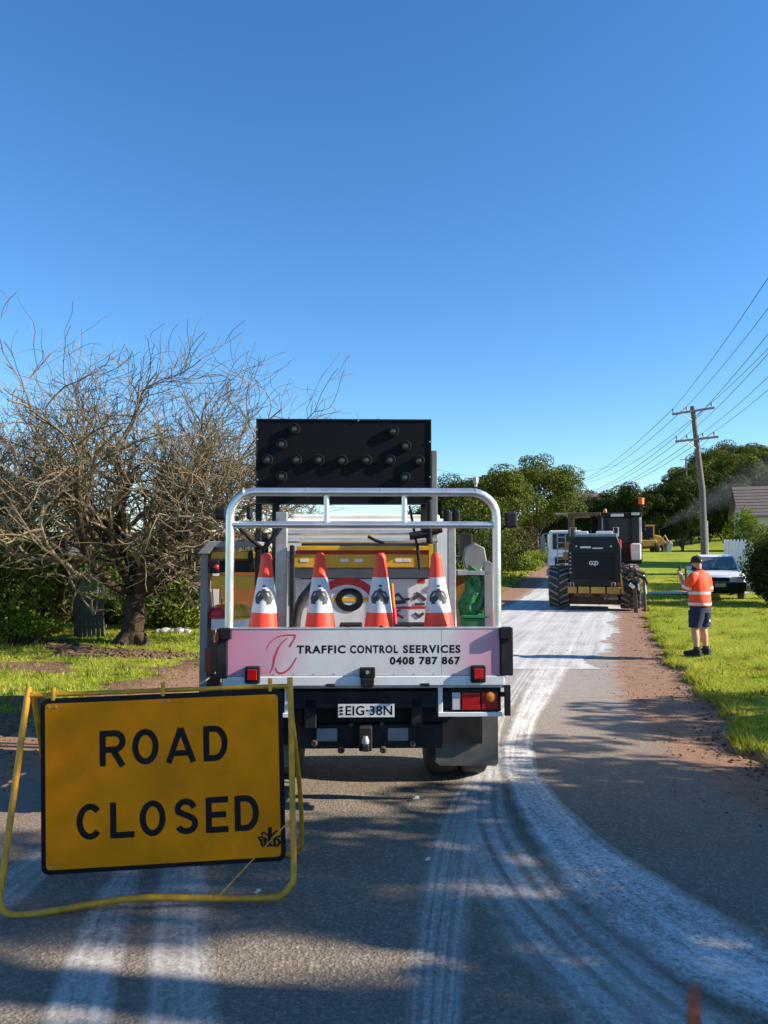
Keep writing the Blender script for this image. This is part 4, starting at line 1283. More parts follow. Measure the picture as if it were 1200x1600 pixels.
# board hanging upright from the top rail
BT = Matrix.Translation((0.036, 0.232, 0.575)) @ Matrix.Rotation(R(-1.6), 4, 'Y') @ Matrix.Scale(0.975, 4)
def bb(mb, name, m, parent, **kw):
    mb.xf(BT)
    return mb.build(name, m, parent, **kw)
BX, BZ = 0.652, 0.468
bd = bb(MB().prism(rrect(-BX, BX, -BZ, BZ, 0.04), -0.006, 0.006), 'sign_board', M['black_paint'], SG)
face = bb(MB().prism(rrect(-BX + 0.026, BX - 0.026, -BZ + 0.026, BZ - 0.026, 0.02), -0.0095, -0.0065), 'sign_face', M['yellow_board'], bd)
for x in (-0.585, 0.0, 0.585):
    bb(MB().tube([(x, 0.0, BZ - 0.01), (x, 0.004, BZ + 0.06)], 0.012, 8), 'hanger', M['yellow_tube'], SG)
for x, z in ((-0.605, .425), (-0.565, .425), (0.0, .425), (0.035, .428), (0.6, .425), (-0.6, -.43), (0.0, -.432), (0.6, -.43)):
    bb(MB().lathe([(0.006, 0), (0.006, -0.005), (0.003, -0.007)], 8, (x, -0.0095, z), 'Y'), 'bolt', M['galv'], bd)
sb(MB().tube([(0.72, -0.022, 0.40), (0.36, -0.026, 0.055)], 0.004, 6), 'stay_wire', M['yellow_tube'])
LETTERS = {
 'R': [[(0, 0), (0, 1)], [(0, .92), (.38, .92)] + arc(.38, .69, .24, .23, 90, -90, 8)[1:] + [(0, .46)], [(.32, .46), (.62, -0.02)]],
 'O': ['O'],
 'A': [[(-0.02, 0), (.38, .985)], [(.38, .985), (.78, 0)], [(.14, .27), (.62, .27)]],
 'D': [[(0, 0), (0, 1)], [(0, .92), (.28, .92)] + arc(.28, .5, .34, .42, 90, -90, 12)[1:] + [(0, .08)]],
 'C': [arc(.31, .5, .31, .42, 42, 318, 18)],
 'L': [[(0, 1), (0, 0)], [(0, .08), (.60, .08)]],
 'S': [[(.60, .74)] + arc(.31, .71, .27, .21, 22, 200, 10)[1:] + arc(.33, .29, .29, .21, 62, -160, 14)],
 'E': [[(0, 0), (0, 1)], [(0, .92), (.58, .92)], [(0, .5), (.52, .5)], [(0, .08), (.58, .08)]],
}
def letter(ch, x, z, h, w):
    ss = LETTERS[ch]
    mb = MB()
    sw = 0.172 * h
    xm = {'R': .62, 'O': .62, 'A': .78, 'D': .62, 'C': .56, 'L': .60, 'S': .62, 'E': .58}[ch]
    kx = (w - sw) / xm if ch not in 'LE' else (w - sw / 2) / xm
    for i, s in enumerate(ss):
        y = -0.0108 - 0.0004 * i
        if s == 'O':
            mb.stroke([(x + sw / 2 + a * kx, z + b * h) for a, b in arc(.31, .5, .31, .42, 0, 345, 23)], sw, y, closed=True)
        else:
            mb.stroke([(x + sw / 2 + a * kx, z + b * h) for a, b in s], sw * (1.0 if ch != 'A' else .95), y)
    return bb(mb, 'letter', M['black_paint'], face)
H1 = 0.190
for ch, x, w in zip('ROAD', (-.340, -.167, .014, .215), (.139, .142, .163, .132)): letter(ch, x, 0.094, H1, w)
for ch, x, w in zip('CLOSED', (-.465, -.288, -.132, .049, .222, .378), (.132, .128, .139, .132, .122, .132)): letter(ch, x, -0.292, H1, w)
mb = MB()
ex, ez, es = 0.568, -0.358, 0.050
Q = [([(0, .5), (0, 1.55)], .42), ([(-.1, .55), (-.62, 1.05), (-.9, .95), (-.75, .7)], .16), ([(.15, .55), (.55, 1.0), (.85, 1.1)], .2), ([(-.35, .3), (-.95, .55), (-1.25, .5), (-1.05, .15)], .18), ([(.4, .3), (.95, .5), (1.3, .55)], .18),
     ([(-1.0, .3), (-.85, -.45)], .24), ([(-.55, .3), (-.5, -.4)], .3), ([(-.05, .6), (-.05, -.35)], .36), ([(.45, .35), (.5, -.45)], .3), ([(.85, .25), (1.05, -.1), (.85, -.5)], .26), ([(-.85, -.5), (0, -.42), (.85, -.52)], .18), ([(-.9, .25), (-.2, .18), (.9, .22)], .12)]
for i, (pl, w) in enumerate(Q):
    mb.stroke([(ex + a * es, ez + b * es) for a, b in pl], w * es, -0.0108 - 0.0002 * i)
bb(mb, 'stencil_mark', M['black_paint'], face)

# ================================================================ TRAFFIC CONTROL TRUCK
TY, TA = 5.2, R(1.5)
TR = thing('traffic_control_truck', 'flat tray truck with aluminium hoop frame and arrow board, seen from behind', 'truck', (-0.135, TY, 0), TA)
def TP(px, py, ly):
    p = unpix(px, py, TY + ly)
    return (p.x + 0.135 + ly * math.sin(TA), p.z)
def TXX(px, ly): return TP(px, 860, ly)[0]
def TZZ(py, ly): return TP(600, py, ly)[1]
def tbox(px0, px1, py0, py1, ly, depth, name, m, parent=TR, bevel=0.0):
    x0, z0 = TP(px0, py1, ly); x1, z1 = TP(px1, py0, ly)
    return MB().box(((x0 + x1) / 2, ly + depth / 2, (z0 + z1) / 2), (x1 - x0, depth, z1 - z0)).build(name, m, parent, bevel=bevel)

def tailgate_mat():
    m, nt, out = nt_new('tailgate_graphic')
    p = nt.nodes.new('ShaderNodeBsdfPrincipled')
    oc = objco(nt)
    sp = nt.nodes.new('ShaderNodeSeparateXYZ'); nt.links.new(oc, sp.inputs[0])
    w = math_(nt, 'MULTIPLY', math_(nt, 'SUBTRACT', noise_(nt, mapv(nt, oc, (2, 1, 1.0)), 1.6, 2), 0.5), 0.5)
    slant = math_(nt, 'MULTIPLY', math_(nt, 'SUBTRACT', sp.outputs[2], 1.1), -0.35)
    x = math_(nt, 'ADD', math_(nt, 'ADD', sp.outputs[0], w), slant)
    f = ramp(nt, math_(nt, 'ADD', math_(nt, 'MULTIPLY', x, 0.5), 0.5), [(0.05, 1.0), (0.19, 0.8), (0.32, 0.0), (0.74, 0.0), (0.84, 0.6), (0.95, 1.0)])
    c = mixc(nt, f, (0.76, 0.75, 0.75), (0.72, 0.215, 0.38))
    d = ramp(nt, noise_(nt, oc, 5, 8, 0.7), [(0.48, 0.0), (0.8, 0.45)])
    c = mixc(nt, d, c, (0.42, 0.37, 0.34))
    low = ramp(nt, math_(nt, 'ADD', sp.outputs[2], math_(nt, 'MULTIPLY', noise_(nt, mapv(nt, oc, (14, 1, 3)), 1.0, 6, 0.7), 0.12)), [(0.0, 0.6), (1.0, 0.6), (1.06, 0.0)])
    c = mixc(nt, math_(nt, 'MULTIPLY', low, 0.45), c, (0.36, 0.31, 0.27))
    scr = ramp(nt, noise_(nt, mapv(nt, oc, (2, 1, 60)), 1.5, 4, 0.7), [(0.66, 0.0), (0.72, 0.35)])
    c = mixc(nt, scr, c, (0.5, 0.47, 0.45))
    nt.links.new(c, p.inputs['Base Color'])
    p.inputs['Roughness'].default_value = 0.42
    nt.links.new(p.outputs[0], out.inputs[0])
    return m
xl, zt = TP(357, 983, 0); xr, zb = TP(782, 1056, 0)
tg = MB().box(((xl + xr) / 2, 0.017, (zt + zb) / 2), (xr - xl, 0.034, zt - zb)).build('tailgate', tailgate_mat(), TR, bevel=0.004)
MB().box(((xl + xr) / 2, 0.015, zb - 0.034), (xr - xl + 0.06, 0.045, 0.064)).build('tray_rail', M['white_paint'], TR, bevel=0.006)
MB().box(((xl + xr) / 2, 0.017, zt + 0.006), (xr - xl, 0.04, 0.012)).build('tailgate_trim', M['alu'], tg, bevel=0.003)
def tl(txt, px0, px1, py0, py1, **kw):
    x0, z1 = TP(px0, py0, 0); x1, z0 = TP(px1, py1, 0)
    return lettering(txt, x0, x1, z0, z1, -0.0004, M['black_paint'], tg, **kw)
tl('TRAFFIC', 464, 540, 1008, 1021, bold=0.04, space=1.18)
tl('CONTROL', 547, 622, 1008, 1021, bold=0.04, space=1.18)
tl('SEERVICES', 630, 720, 1008, 1021, bold=0.04, space=1.18)
tl('0408 787 867', 609, 720, 1026, 1039, bold=0.045, space=1.15)
for px in (690,):
    x_, _ = TP(px, 1000, 0)
    MB().box((x_, 0.0008, (zt + zb) / 2), (0.003, 0.002, zt - zb - 0.01)).build('panel_seam', M['grey_paint'], tg)
for k in range(14):
    MB().lathe([(0.005, 0), (0.004, -0.002)], 8, (xl + 0.04 + (xr - xl - 0.08) * k / 13, 0.0, zb + 0.012), 'Y').build('rivet', M['galv'], tg)
mb = MB()
def sw(pts, w0, w1, w2):
    P = smooth_path([Vector((*TP(a, b, 0), 0)) for a, b in pts], 8)
    n = len(P)
    ws = [w0 + (w1 - w0) * (2 * i / n) if i < n / 2 else w1 + (w2 - w1) * (2 * i / n - 1) for i in range(n)]
    mb.stroke([(p.x, p.y) for p in P], ws, -0.0006 - 0.0002 * len(mb.f) / 100, 0.0003)
sw([(416, 1016), (424, 1002), (440, 993), (462, 992)], 0.003, 0.007, 0.012)
sw([(462, 992), (460, 998), (454, 1008), (453, 1010)], 0.012, 0.010, 0.022)
sw([(450, 996), (438, 1008), (430, 1026), (427, 1042), (422, 1051)], 0.004, 0.014, 0.005)
sw([(431, 1042), (434, 1049), (442, 1051), (454, 1043), (464, 1027)], 0.004, 0.014, 0.005)
mb.build('swoosh_logo', M['pink_red'], tg)
# corner posts and hinge hardware
for (a, b, y0, y1) in ((338, 357, 982, 1060), (783, 803, 981, 1057)):
    tbox(a, b, y0, y1, -0.012, 0.075, 'corner_post', M['black_steel'], TR, 0.01)
for (a, b, y0, y1) in ((344, 362, 981, 999), (782, 802, 981, 1000)):
    tbox(a, b, y0, y1, -0.035, 0.04, 'corner_latch', M['black_plastic'], TR, 0.008)
for px in (341, 797):
    x, z = TP(px, 994, -0.012)
    MB().box((x, -0.018, z), (0.022, 0.012, 0.06)).build('side_marker', M['red_lens'], TR, bevel=0.004)
for px in (396, 747):
    x, z = TP(px, 1053, 0)
    b_ = MB().box((x, -0.02, z), (0.10, 0.04, 0.115)).build('reflector_housing', M['black_plastic'], TR, bevel=0.01)
    MB().box((x, -0.043, z + 0.004), (0.062, 0.008, 0.07)).build('reflector', M['red_lens'], b_, bevel=0.006)
x, z = TP(574, 1055, 0)
lt = MB().box((x, -0.018, z + 0.02), (0.105, 0.036, 0.07)).box((x, -0.024, z - 0.045), (0.085, 0.05, 0.06), top=(1.1, 1)).build('tailgate_latch', M['black_plastic'], TR, bevel=0.008)
MB().lathe([(0.012, 0), (0.012, -0.01)], 10, (x, -0.036, z + 0.025), 'Y').build('bolt', M['galv'], lt)
for px in (517, 664):
    x, z = TP(px, 1070, 0)
    MB().box((x, 0.0, z), (0.06, 0.05, 0.02)).build('hinge', M['black_steel'], TR, bevel=0.004)
for px in (456, 545, 596, 640):
    x, z = TP(px, 981, 0)
    MB().lathe([(0.012, 0), (0.014, 0.008), (0.006, 0.014)], 8, (x, 0.017, z)).build('tailgate_pin', M['black_plastic'], tg)
# hoop frame
hl, ht = TP(361, 769, 0.05); hr, _ = TP(776, 769, 0.05)
rad = 0.17
pth = [(hl, 0.05, 1.0), (hl, 0.05, ht - rad)]
pth += [(hl + rad - rad * math.cos(R(a)), 0.05, ht - rad + rad * math.sin(R(a))) for a in range(15, 90, 15)]
pth += [(hl + rad, 0.05, ht), (0, 0.05, ht), (hr - rad, 0.05, ht)]
pth += [(hr - rad + rad * math.sin(R(a)), 0.05, ht - rad + rad * math.cos(R(a))) for a in range(15, 90, 15)]
pth += [(hr, 0.05, ht - rad), (hr, 0.05, 1.0)]
MB().tube(pth, 0.029, 14).build('hoop_frame', M['alu'], TR, smooth=60)
zr = TZZ(820, 0.05)
MB().tube([(hl + 0.02, 0.05, zr), (hr - 0.02, 0.05, zr)], 0.024, 12).build('hoop_rail', M['alu'], TR, smooth=60)
for px in (510, 632):
    x = TXX(px, 0.05)
    MB().tube([(x, 0.05, zr), (x, 0.05, ht)], 0.019, 12).build('hoop_upright', M['alu'], TR, smooth=60)
x, z = TP(744, 760, 0.05)
MB().lathe([(0.010, 0), (0.010, 0.02), (0.017, 0.022), (0.019, 0.055), (0.012, 0.065)], 10, (x, 0.05, z)).build('aerial_mount', M['galv'], TR, smooth=50)
for a in (380, 480, 596, 700, 744):
    xx = TXX(a, 0.05)
    MB().lathe([(0.0305, -0.004), (0.0305, 0.004)], 14, (xx, 0.05, ht), 'X').build('weld_collar', M['alu'], TR, smooth=50)
# tray floor and sides
tw = 0.96
MB().box((0, 0.78, 0.895), (2 * tw, 1.50, 0.05)).build('tray_floor', M['galv'], TR, bevel=0.006)
for s in (-1, 1):
    MB().box((s * (tw + 0.01), 0.80, 1.05), (0.03, 1.42, 0.24)).build('tray_side', M['white_paint'], TR, bevel=0.006)
# chassis underneath
for s in (-1, 1):
    MB().box((s * 0.36, 2.0, 0.70), (0.08, 3.9, 0.20)).build('chassis_rail', M['black_steel'], TR, bevel=0.008)
MB().box((0, 0.30, 0.79), (1.75, 0.5, 0.12)).build('cross_member', M['black_steel'], TR, bevel=0.01)
ub = tbox(466, 692, 1132, 1170, 0.10, 0.09, 'underrun_bar', M['black_steel'], TR, 0.012)
tbox(470, 700, 1078, 1130, 0.16, 0.06, 'rear_apron', M['black_steel'], TR, 0.01)
for a, b in ((495, 527), (606, 638)):
    tbox(a, b, 1138, 1158, 0.092, 0.01, 'reflector_tape', M['grey_paint'], ub, 0.002)
for (px, py, r) in ((491, 1161, .022), (533, 1172, .024), (599, 1172, .024), (645, 1163, .02), (549, 1133, .014), (597, 1132, .014), (490, 1132, .012), (650, 1133, .014)):
    x, z = TP(px, py, 0.085)
    MB().lathe([(r, 0), (r * 1.05, -0.012), (r * 0.55, -0.016), (r * 0.5, -0.006)], 12, (x, 0.10, z), 'Y').build('coupling', M['rust_brown'], ub, smooth=40)
x, z = TP(571, 1168, 0.02)
MB().box((x, 0.05, z + 0.06), (0.09, 0.12, 0.16)).box((x, -0.01, z + 0.02), (0.05, 0.14, 0.05)).build('tow_hitch', M['black_steel'], TR, bevel=0.01)
MB().lathe([(0.022, 0.0), (0.026, 0.02), (0.015, 0.05)], 12, (x, -0.05, z + 0.04)).build('tow_ball', M['galv'], TR, smooth=50)
MB().box((x, 0.12, TZZ(1085, .1)), (0.12, 0.06, 0.10)).build('plate_lamp', M['black_plastic'], TR, bevel=0.01)
# number plate
pl = tbox(528, 616, 1100, 1121, 0.035, 0.008, 'number_plate', M['plate_white'], TR, 0.002)
x0, z1 = TP(540, 1103, 0.03); x1, z0 = TP(613, 1118, 0.03)
lettering('EIG\u00b738N', x0, x1, z0, z1, 0.0346, M['black_paint'], pl, bold=0.02, space=1.05)
x0, z1 = TP(531, 1103, 0.03); x1, z0 = TP(536, 1118, 0.03)
mb = MB()
for k in range(3): mb.box(((x0 + x1) / 2, 0.034, z0 + (z1 - z0) * (0.16 + 0.34 * k)), (x1 - x0, 0.001, (z1 - z0) * 0.2))
mb.build('plate_side_print', M['black_paint'], pl)
# tail light clusters
for s in (1, -1):
    def cbox(px0, px1, py0, py1, ly, d, name, m, parent, bevel=0.004):
        a, z0 = TP(px0, py1, ly); b, z1 = TP(px1, py0, ly)
        return MB().box((s * (a + b) / 2, ly + d / 2, (z0 + z1) / 2), (b - a, d, z1 - z0)).build(name, m, parent, bevel=bevel)
    hs_ = cbox(702, 784, 1076, 1113, 0.04, 0.10, 'tail_light', M['black_plastic'], TR, 0.01)
    cbox(707, 720, 1083, 1110, 0.025, 0.02, 'reversing_lens', M['clear_lens'], hs_)
    cbox(722, 751, 1083, 1110, 0.022, 0.02, 'brake_lens', M['red_lens'], hs_)
    cbox(753, 779, 1083, 1110, 0.022, 0.02, 'rear_lens', M['red_lens'], hs_)
    a, z = TP(768, 1090, 0.02)
    MB().lathe([(0.034, 0.0), (0.03, -0.008), (0.01, -0.012)], 16, (s * a, 0.022, z), 'Y').build('indicator_lens', M['amber_lens'], hs_, smooth=40)
    cbox(685, 786, 1114, 1121, 0.02, 0.16, 'light_bracket', M['white_paint'], TR)
    cbox(685, 692, 1071, 1114, 0.03, 0.15, 'bracket_side', M['white_paint'], TR)
    cbox(790, 799, 1072, 1120, 0.0, 0.03, 'side_bar', M['black_plastic'], TR)
    cbox(783, 792, 1083, 1090, 0.005, 0.03, 'side_bar_clip', M['black_plastic'], TR)
    # mud flap with its mounting plate
    a, z0 = TP(681, 1198, 0.36); b, z1 = TP(779, 1115, 0.36)
    fl_ = MB().prism([(s * a, z0 + 0.03), (s * (a + 0.03), z0 + 0.004), (s * (b - 0.02), z0), (s * b, z0 + 0.02), (s * b, z1), (s * a, z1)], 0.36, 0.372).build('mud_flap', M['flap_rubber'], TR)
    a, z0 = TP(684, 1163, 0.33); b, z1 = TP(754, 1121, 0.33)
    MB().box((s * (a + b) / 2, 0.34, (z0 + z1) / 2), (b - a, 0.03, z1 - z0)).build('flap_plate', M['black_steel'], fl_)
def road_wheel(parent, x, y, r, w, name='wheel', rimr=0.6, rimm=None, side=1):
    e = bpy.data.objects.new(name, None); COL.objects.link(e); e.parent = parent; e.location = (x, y, r)
    pr = [(r * rimr, -w / 2), (r * 0.86, -w / 2), (r * 0.97, -w / 2 + 0.025), (r, -w / 4), (r * 0.99, 0), (r, w / 4), (r * 0.97, w / 2 - 0.025), (r * 0.86, w / 2), (r * rimr, w / 2)]
    MB().lathe(pr, 32, (0, 0, 0), 'X').build('tyre', M['rubber'], e, smooth=40)
    MB().lathe([(r * 0.1, side * w * 0.35), (r * 0.2, side * w * 0.35), (r * 0.22, side * w * 0.1), (r * rimr * 0.98, side * w * 0.1), (r * rimr, side * w * 0.48)], 24, (0, 0, 0), 'X').build('rim', rimm or M['galv'], e, smooth=40)
    return e
for s in (-1, 1):
    road_wheel(TR, s * 0.61, 1.14, 0.37, 0.235, side=s)
    road_wheel(TR, s * 0.87, 1.14, 0.37, 0.235, side=s)
    road_wheel(TR, s * 0.80, 3.55, 0.37, 0.22, side=s)
MB().tube([(-0.8, 1.14, 0.37), (-0.15, 1.14, 0.37), (-0.1, 1.14, 0.37), (0.1, 1.14, 0.37), (0.15, 1.14, 0.37), (0.8, 1.14, 0.37)], [0.05, 0.06, 0.14, 0.14, 0.06, 0.05], 12).build('rear_axle', M['black_steel'], TR, smooth=50)
for s in (-1, 1):
    MB().box((s * 0.74, 0.62, 0.86), (0.56, 0.02, 0.12)).box((s * 0.74, 1.14, 0.83), (0.56, 0.9, 0.02)).build('mudguard', M['black_steel'], TR)
# cab
cab = MB().box((0.02, 2.75, 1.30), (1.74, 1.6, 1.60), top=(0.93, 0.96)).build('cab', M['white_paint'], TR, bevel=0.06, segs=3)
MB().box((0.02, 1.945, 1.62), (1.2, 0.02, 0.5)).build('rear_window', M['glass'], cab, bevel=0.02)
MB().box((0.02, 2.72, 2.115), (1.4, 1.3, 0.05)).build('cab_roof_panel', M['white_paint'], cab, bevel=0.02)
MB().box((0.02, 3.75, 0.85), (1.7, 0.5, 0.7)).build('cab_nose', M['white_paint'], cab, bevel=0.05)
for s in (-1, 1):
    mr = MB().tube([(s * 0.85, 3.3, 1.55), (s * 1.02, 3.25, 1.65), (s * 1.1, 3.25, 1.8)], 0.012, 8).build('mirror_arm', M['black_plastic'], cab)
    MB().box((s * 1.12, 3.24, 1.86), (0.15, 0.06, 0.26)).build('mirror', M['black_plastic'], mr, bevel=0.02)
# arrow board on its frame
AY = 1.35
x0, z0 = TP(400, 788, AY); x1, z1 = TP(674, 655, AY)
ab = MB().box(((x0 + x1) / 2, AY + 0.045, (z0 + z1) / 2), (x1 - x0, 0.09, z1 - z0)).build('arrow_board', M['board_black'], TR, bevel=0.006)
mb = MB()
for a, b, c, d in ((x0, x1, z1 - 0.012, z1), (x0, x1, z0, z0 + 0.012), (x0, x0 + 0.012, z0 + .012, z1 - .012), (x1 - 0.012, x1, z0 + .012, z1 - .012)):
    mb.box(((a + b) / 2, AY - 0.004, (c + d) / 2), (b - a, 0.008, d - c))
mb.build('board_rim', M['black_steel'], ab)
for (px, py) in ((461, 671), (615, 674), (441, 695), (634, 697), (419, 719), (464, 719), (499, 719), (535, 720), (573, 719), (610, 719), (655, 720), (441, 745), (633, 746), (461, 770), (615, 770)):
    x, z = TP(px, py, AY)
    la = MB().lathe([(0.046, 0.0), (0.046, -0.03), (0.040, -0.032), (0.038, -0.012)], 18, (x, AY, z), 'Y').build('lamp_hood', M['black_plastic'], ab, smooth=40)
    MB().lathe([(0.037, -0.008), (0.033, -0.018), (0.018, -0.026), (0.004, -0.029)], 16, (x, AY, z), 'Y').build('lamp', M['lamp_glass'], la, smooth=60)
for (px, py) in ((403, 687), (403, 750), (560, 657), (402, 672), (672, 690), (672, 745)):
    x, z = TP(px, py, AY)
    MB().lathe([(0.008, 0), (0.007, -0.008)], 8, (x, AY - 0.004, z), 'Y').build('screw', M['galv'], ab)
for px, w in ((403, .05), (430, .06), (664, .06), (672, .04)):
    x = TXX(px, AY)
    MB().box((x, AY + 0.06, 1.58), (w, 0.05, 1.34)).build('board_leg', M['black_steel'], TR, bevel=0.006)
x = TXX(679, AY + 0.15)
MB().box((x, AY + 0.15, 1.8), (0.05, 0.05, 1.75)).build('lift_mast', M['grey_paint'], TR, bevel=0.006)
# rack posts, rails and yellow channel behind the cones
tbox(430, 449, 800, 985, 0.82, 0.10, 'rack_post', M['galv'], TR, 0.006)
tbox(452, 460, 852, 985, 0.78, 0.05, 'rack_post', M['black_steel'], TR, 0.005)
tbox(701, 712, 800, 985, 0.82, 0.07, 'rack_post', M['galv'], TR, 0.006)
ych = tbox(453, 674, 866, 887, 0.86, 0.10, 'yellow_channel', M['yellow_paint'], TR, 0.006)
tbox(464, 672, 853, 860, 0.84, 0.14, 'channel_lip', M['yellow_paint'], ych, 0.004)
tbox(462, 668, 860, 866, 0.90, 0.03, 'channel_gap', M['red_print'], ych)
tbox(670, 680, 850, 888, 0.84, 0.12, 'channel_end', M['yellow_paint'], ych, 0.004)
for px in (475, 538, 560, 624, 635):
    tbox(px - 6, px + 7, 873, 878, 0.857, 0.004, 'worn_sticker', M['white_vinyl'], ych)
tbox(455, 672, 888, 903, 0.90, 0.10, 'rack_beam', M['grey_paint'], TR, 0.006)
for py in (833, 845):
    a, z = TP(436, py, 1.0); b, _ = TP(684, py, 1.0)
    MB().tube([(a, 1.0, z), (b, 1.0, z + 0.004)], 0.02, 10).build('rack_rail', M['alu'], TR, smooth=50)
for (pa, pb, r) in (((575, 838), (600, 848), .012), ((640, 838), (690, 826), .03), ((640, 790), (655, 870), .01), ((375, 825), (412, 858), .016), ((412, 858), (440, 822), .02), ((652, 850), (656, 890), .012)):
    (a, za), (b, zb_) = TP(*pa, .76), TP(*pb, .76)
    MB().tube([(a, .76, za), ((a + b) / 2, .75, (za + zb_) / 2 - 0.01), (b, .76, zb_)], r, 8).build('strap', M['black_steel'], TR, smooth=50)
for (a, b, y0, y1) in ((694, 705, 795, 822), (708, 720, 795, 822), (336, 354, 792, 812), (385, 394, 790, 812), (667, 676, 780, 850)):
    tbox(a, b, y0, y1, 0.72, 0.08, 'work_lamp', M['black_plastic'], TR, 0.02)
(a, z) = TP(805, 812, 0.9)
MB().box((a - 0.02, 0.95, z), (0.10, 0.05, 0.13)).build('side_mirror', M['black_plastic'], TR, bevel=0.02)
(b, zz) = TP(770, 845, 0.9)
MB().tube([(a - 0.05, 0.95, z - 0.03), (b, 0.98, zz)], 0.012, 6).build('mirror_stay', M['black_plastic'], TR)
# left locker: open-backed steel cabinet
LYY = 0.95
lx0, lzt = TP(315, 846, LYY); lx1, lzb = TP(400, 1092, LYY)
lk = MB().box((lx0 + 0.03, LYY + 0.3, (lzt + lzb) / 2 - 0.05), (0.06, 0.6, lzt - lzb - 0.1)).prism([(lx0 - 0.02, lzt - 0.10), (lx0 + 0.075, lzt - 0.10), (lx0 + 0.115, lzt - 0.045), (lx1, lzt - 0.045), (lx1, lzt), (lx0 + 0.07, lzt)], LYY - 0.05, LYY + 0.6).box(((lx0 + lx1) / 2, LYY + 0.3, lzb + 0.02), (lx1 - lx0 - 0.13, 0.6, 0.04)).build('side_locker', M['grey_paint'], TR, bevel=0.006)
MB().box(((lx0 + lx1) / 2 + 0.035, LYY + 0.58, (lzt + lzb) / 2 - .04), (lx1 - lx0 - 0.08, 0.02, lzt - lzb - 0.14)).build('locker_lining', M['brown_box'], lk)
for (a, b, y0, y1, d, m, nm) in ((331, 396, 862, 873, 0.12, 'yellow_paint', 'locker_shelf'), (331, 398, 876, 894, 0.03, 'black_steel', 'locker_bar'), (331, 398, 900, 920, 0.05, 'yellow_paint', 'locker_shelf'), (331, 400, 966, 984, 0.2, 'white_vinyl', 'locker_tub')):
    tbox(a, b, y0, y1, LYY + 0.02, d, nm, M[m], lk, 0.004)
tbox(327, 344, 874, 896, LYY - 0.06, 0.06, 'marker_housing', M['black_plastic'], lk, 0.015)
x, z = TP(339, 886, LYY - 0.07)
MB().lathe([(0.022, 0), (0.018, -0.014), (0.006, -0.02)], 14, (x, LYY - 0.06, z), 'Y').build('marker_lamp', M['red_lens'], lk, smooth=50)
tbox(321, 331, 1012, 1050, LYY - 0.004, 0.006, 'locker_sticker', M['red_bin'], lk)
x, z = TP(392, 842, .9)
MB().tube([(x, .93, z), (x + 0.003, .93, z - 0.13)], 0.004, 5).build('cord', M['grey_paint'], lk)
x2, z2 = TP(392, 870, .9)
MB().lathe([(0.01, 0.05), (0.022, 0.03), (0.024, -0.03), (0.012, -0.05)], 10, (x2, .92, z2)).build('pendant_switch', M['black_plastic'], lk, smooth=50)
# right wing panel and bracket
mb = MB()
a, z0 = TP(758, 985, 0.9); b, z1 = TP(770, 876, 0.9)
mb.prism([(a, z0), (b + .005, z0), (b, z1 - 0.02), (b - 0.03, z1), (a, z1 - 0.01)], 0.9, 0.96)
mb.build('wing_bracket', M['grey_paint'], TR, bevel=0.005)
tbox(714, 762, 900, 985, 1.3, 0.02, 'wing_back', M['brown_box'], TR)
tbox(716, 766, 892, 899, 0.9, 0.4, 'wing_shelf', M['galv'], TR, 0.004)
P = [TP(*q, 1.25) for q in ((724, 874), (728, 856), (742, 848), (758, 856), (762, 878), (752, 890), (728, 889))]
MB().prism(P, 1.25, 1.33).build('wing_cowl', M['grey_paint'], TR, bevel=0.012)

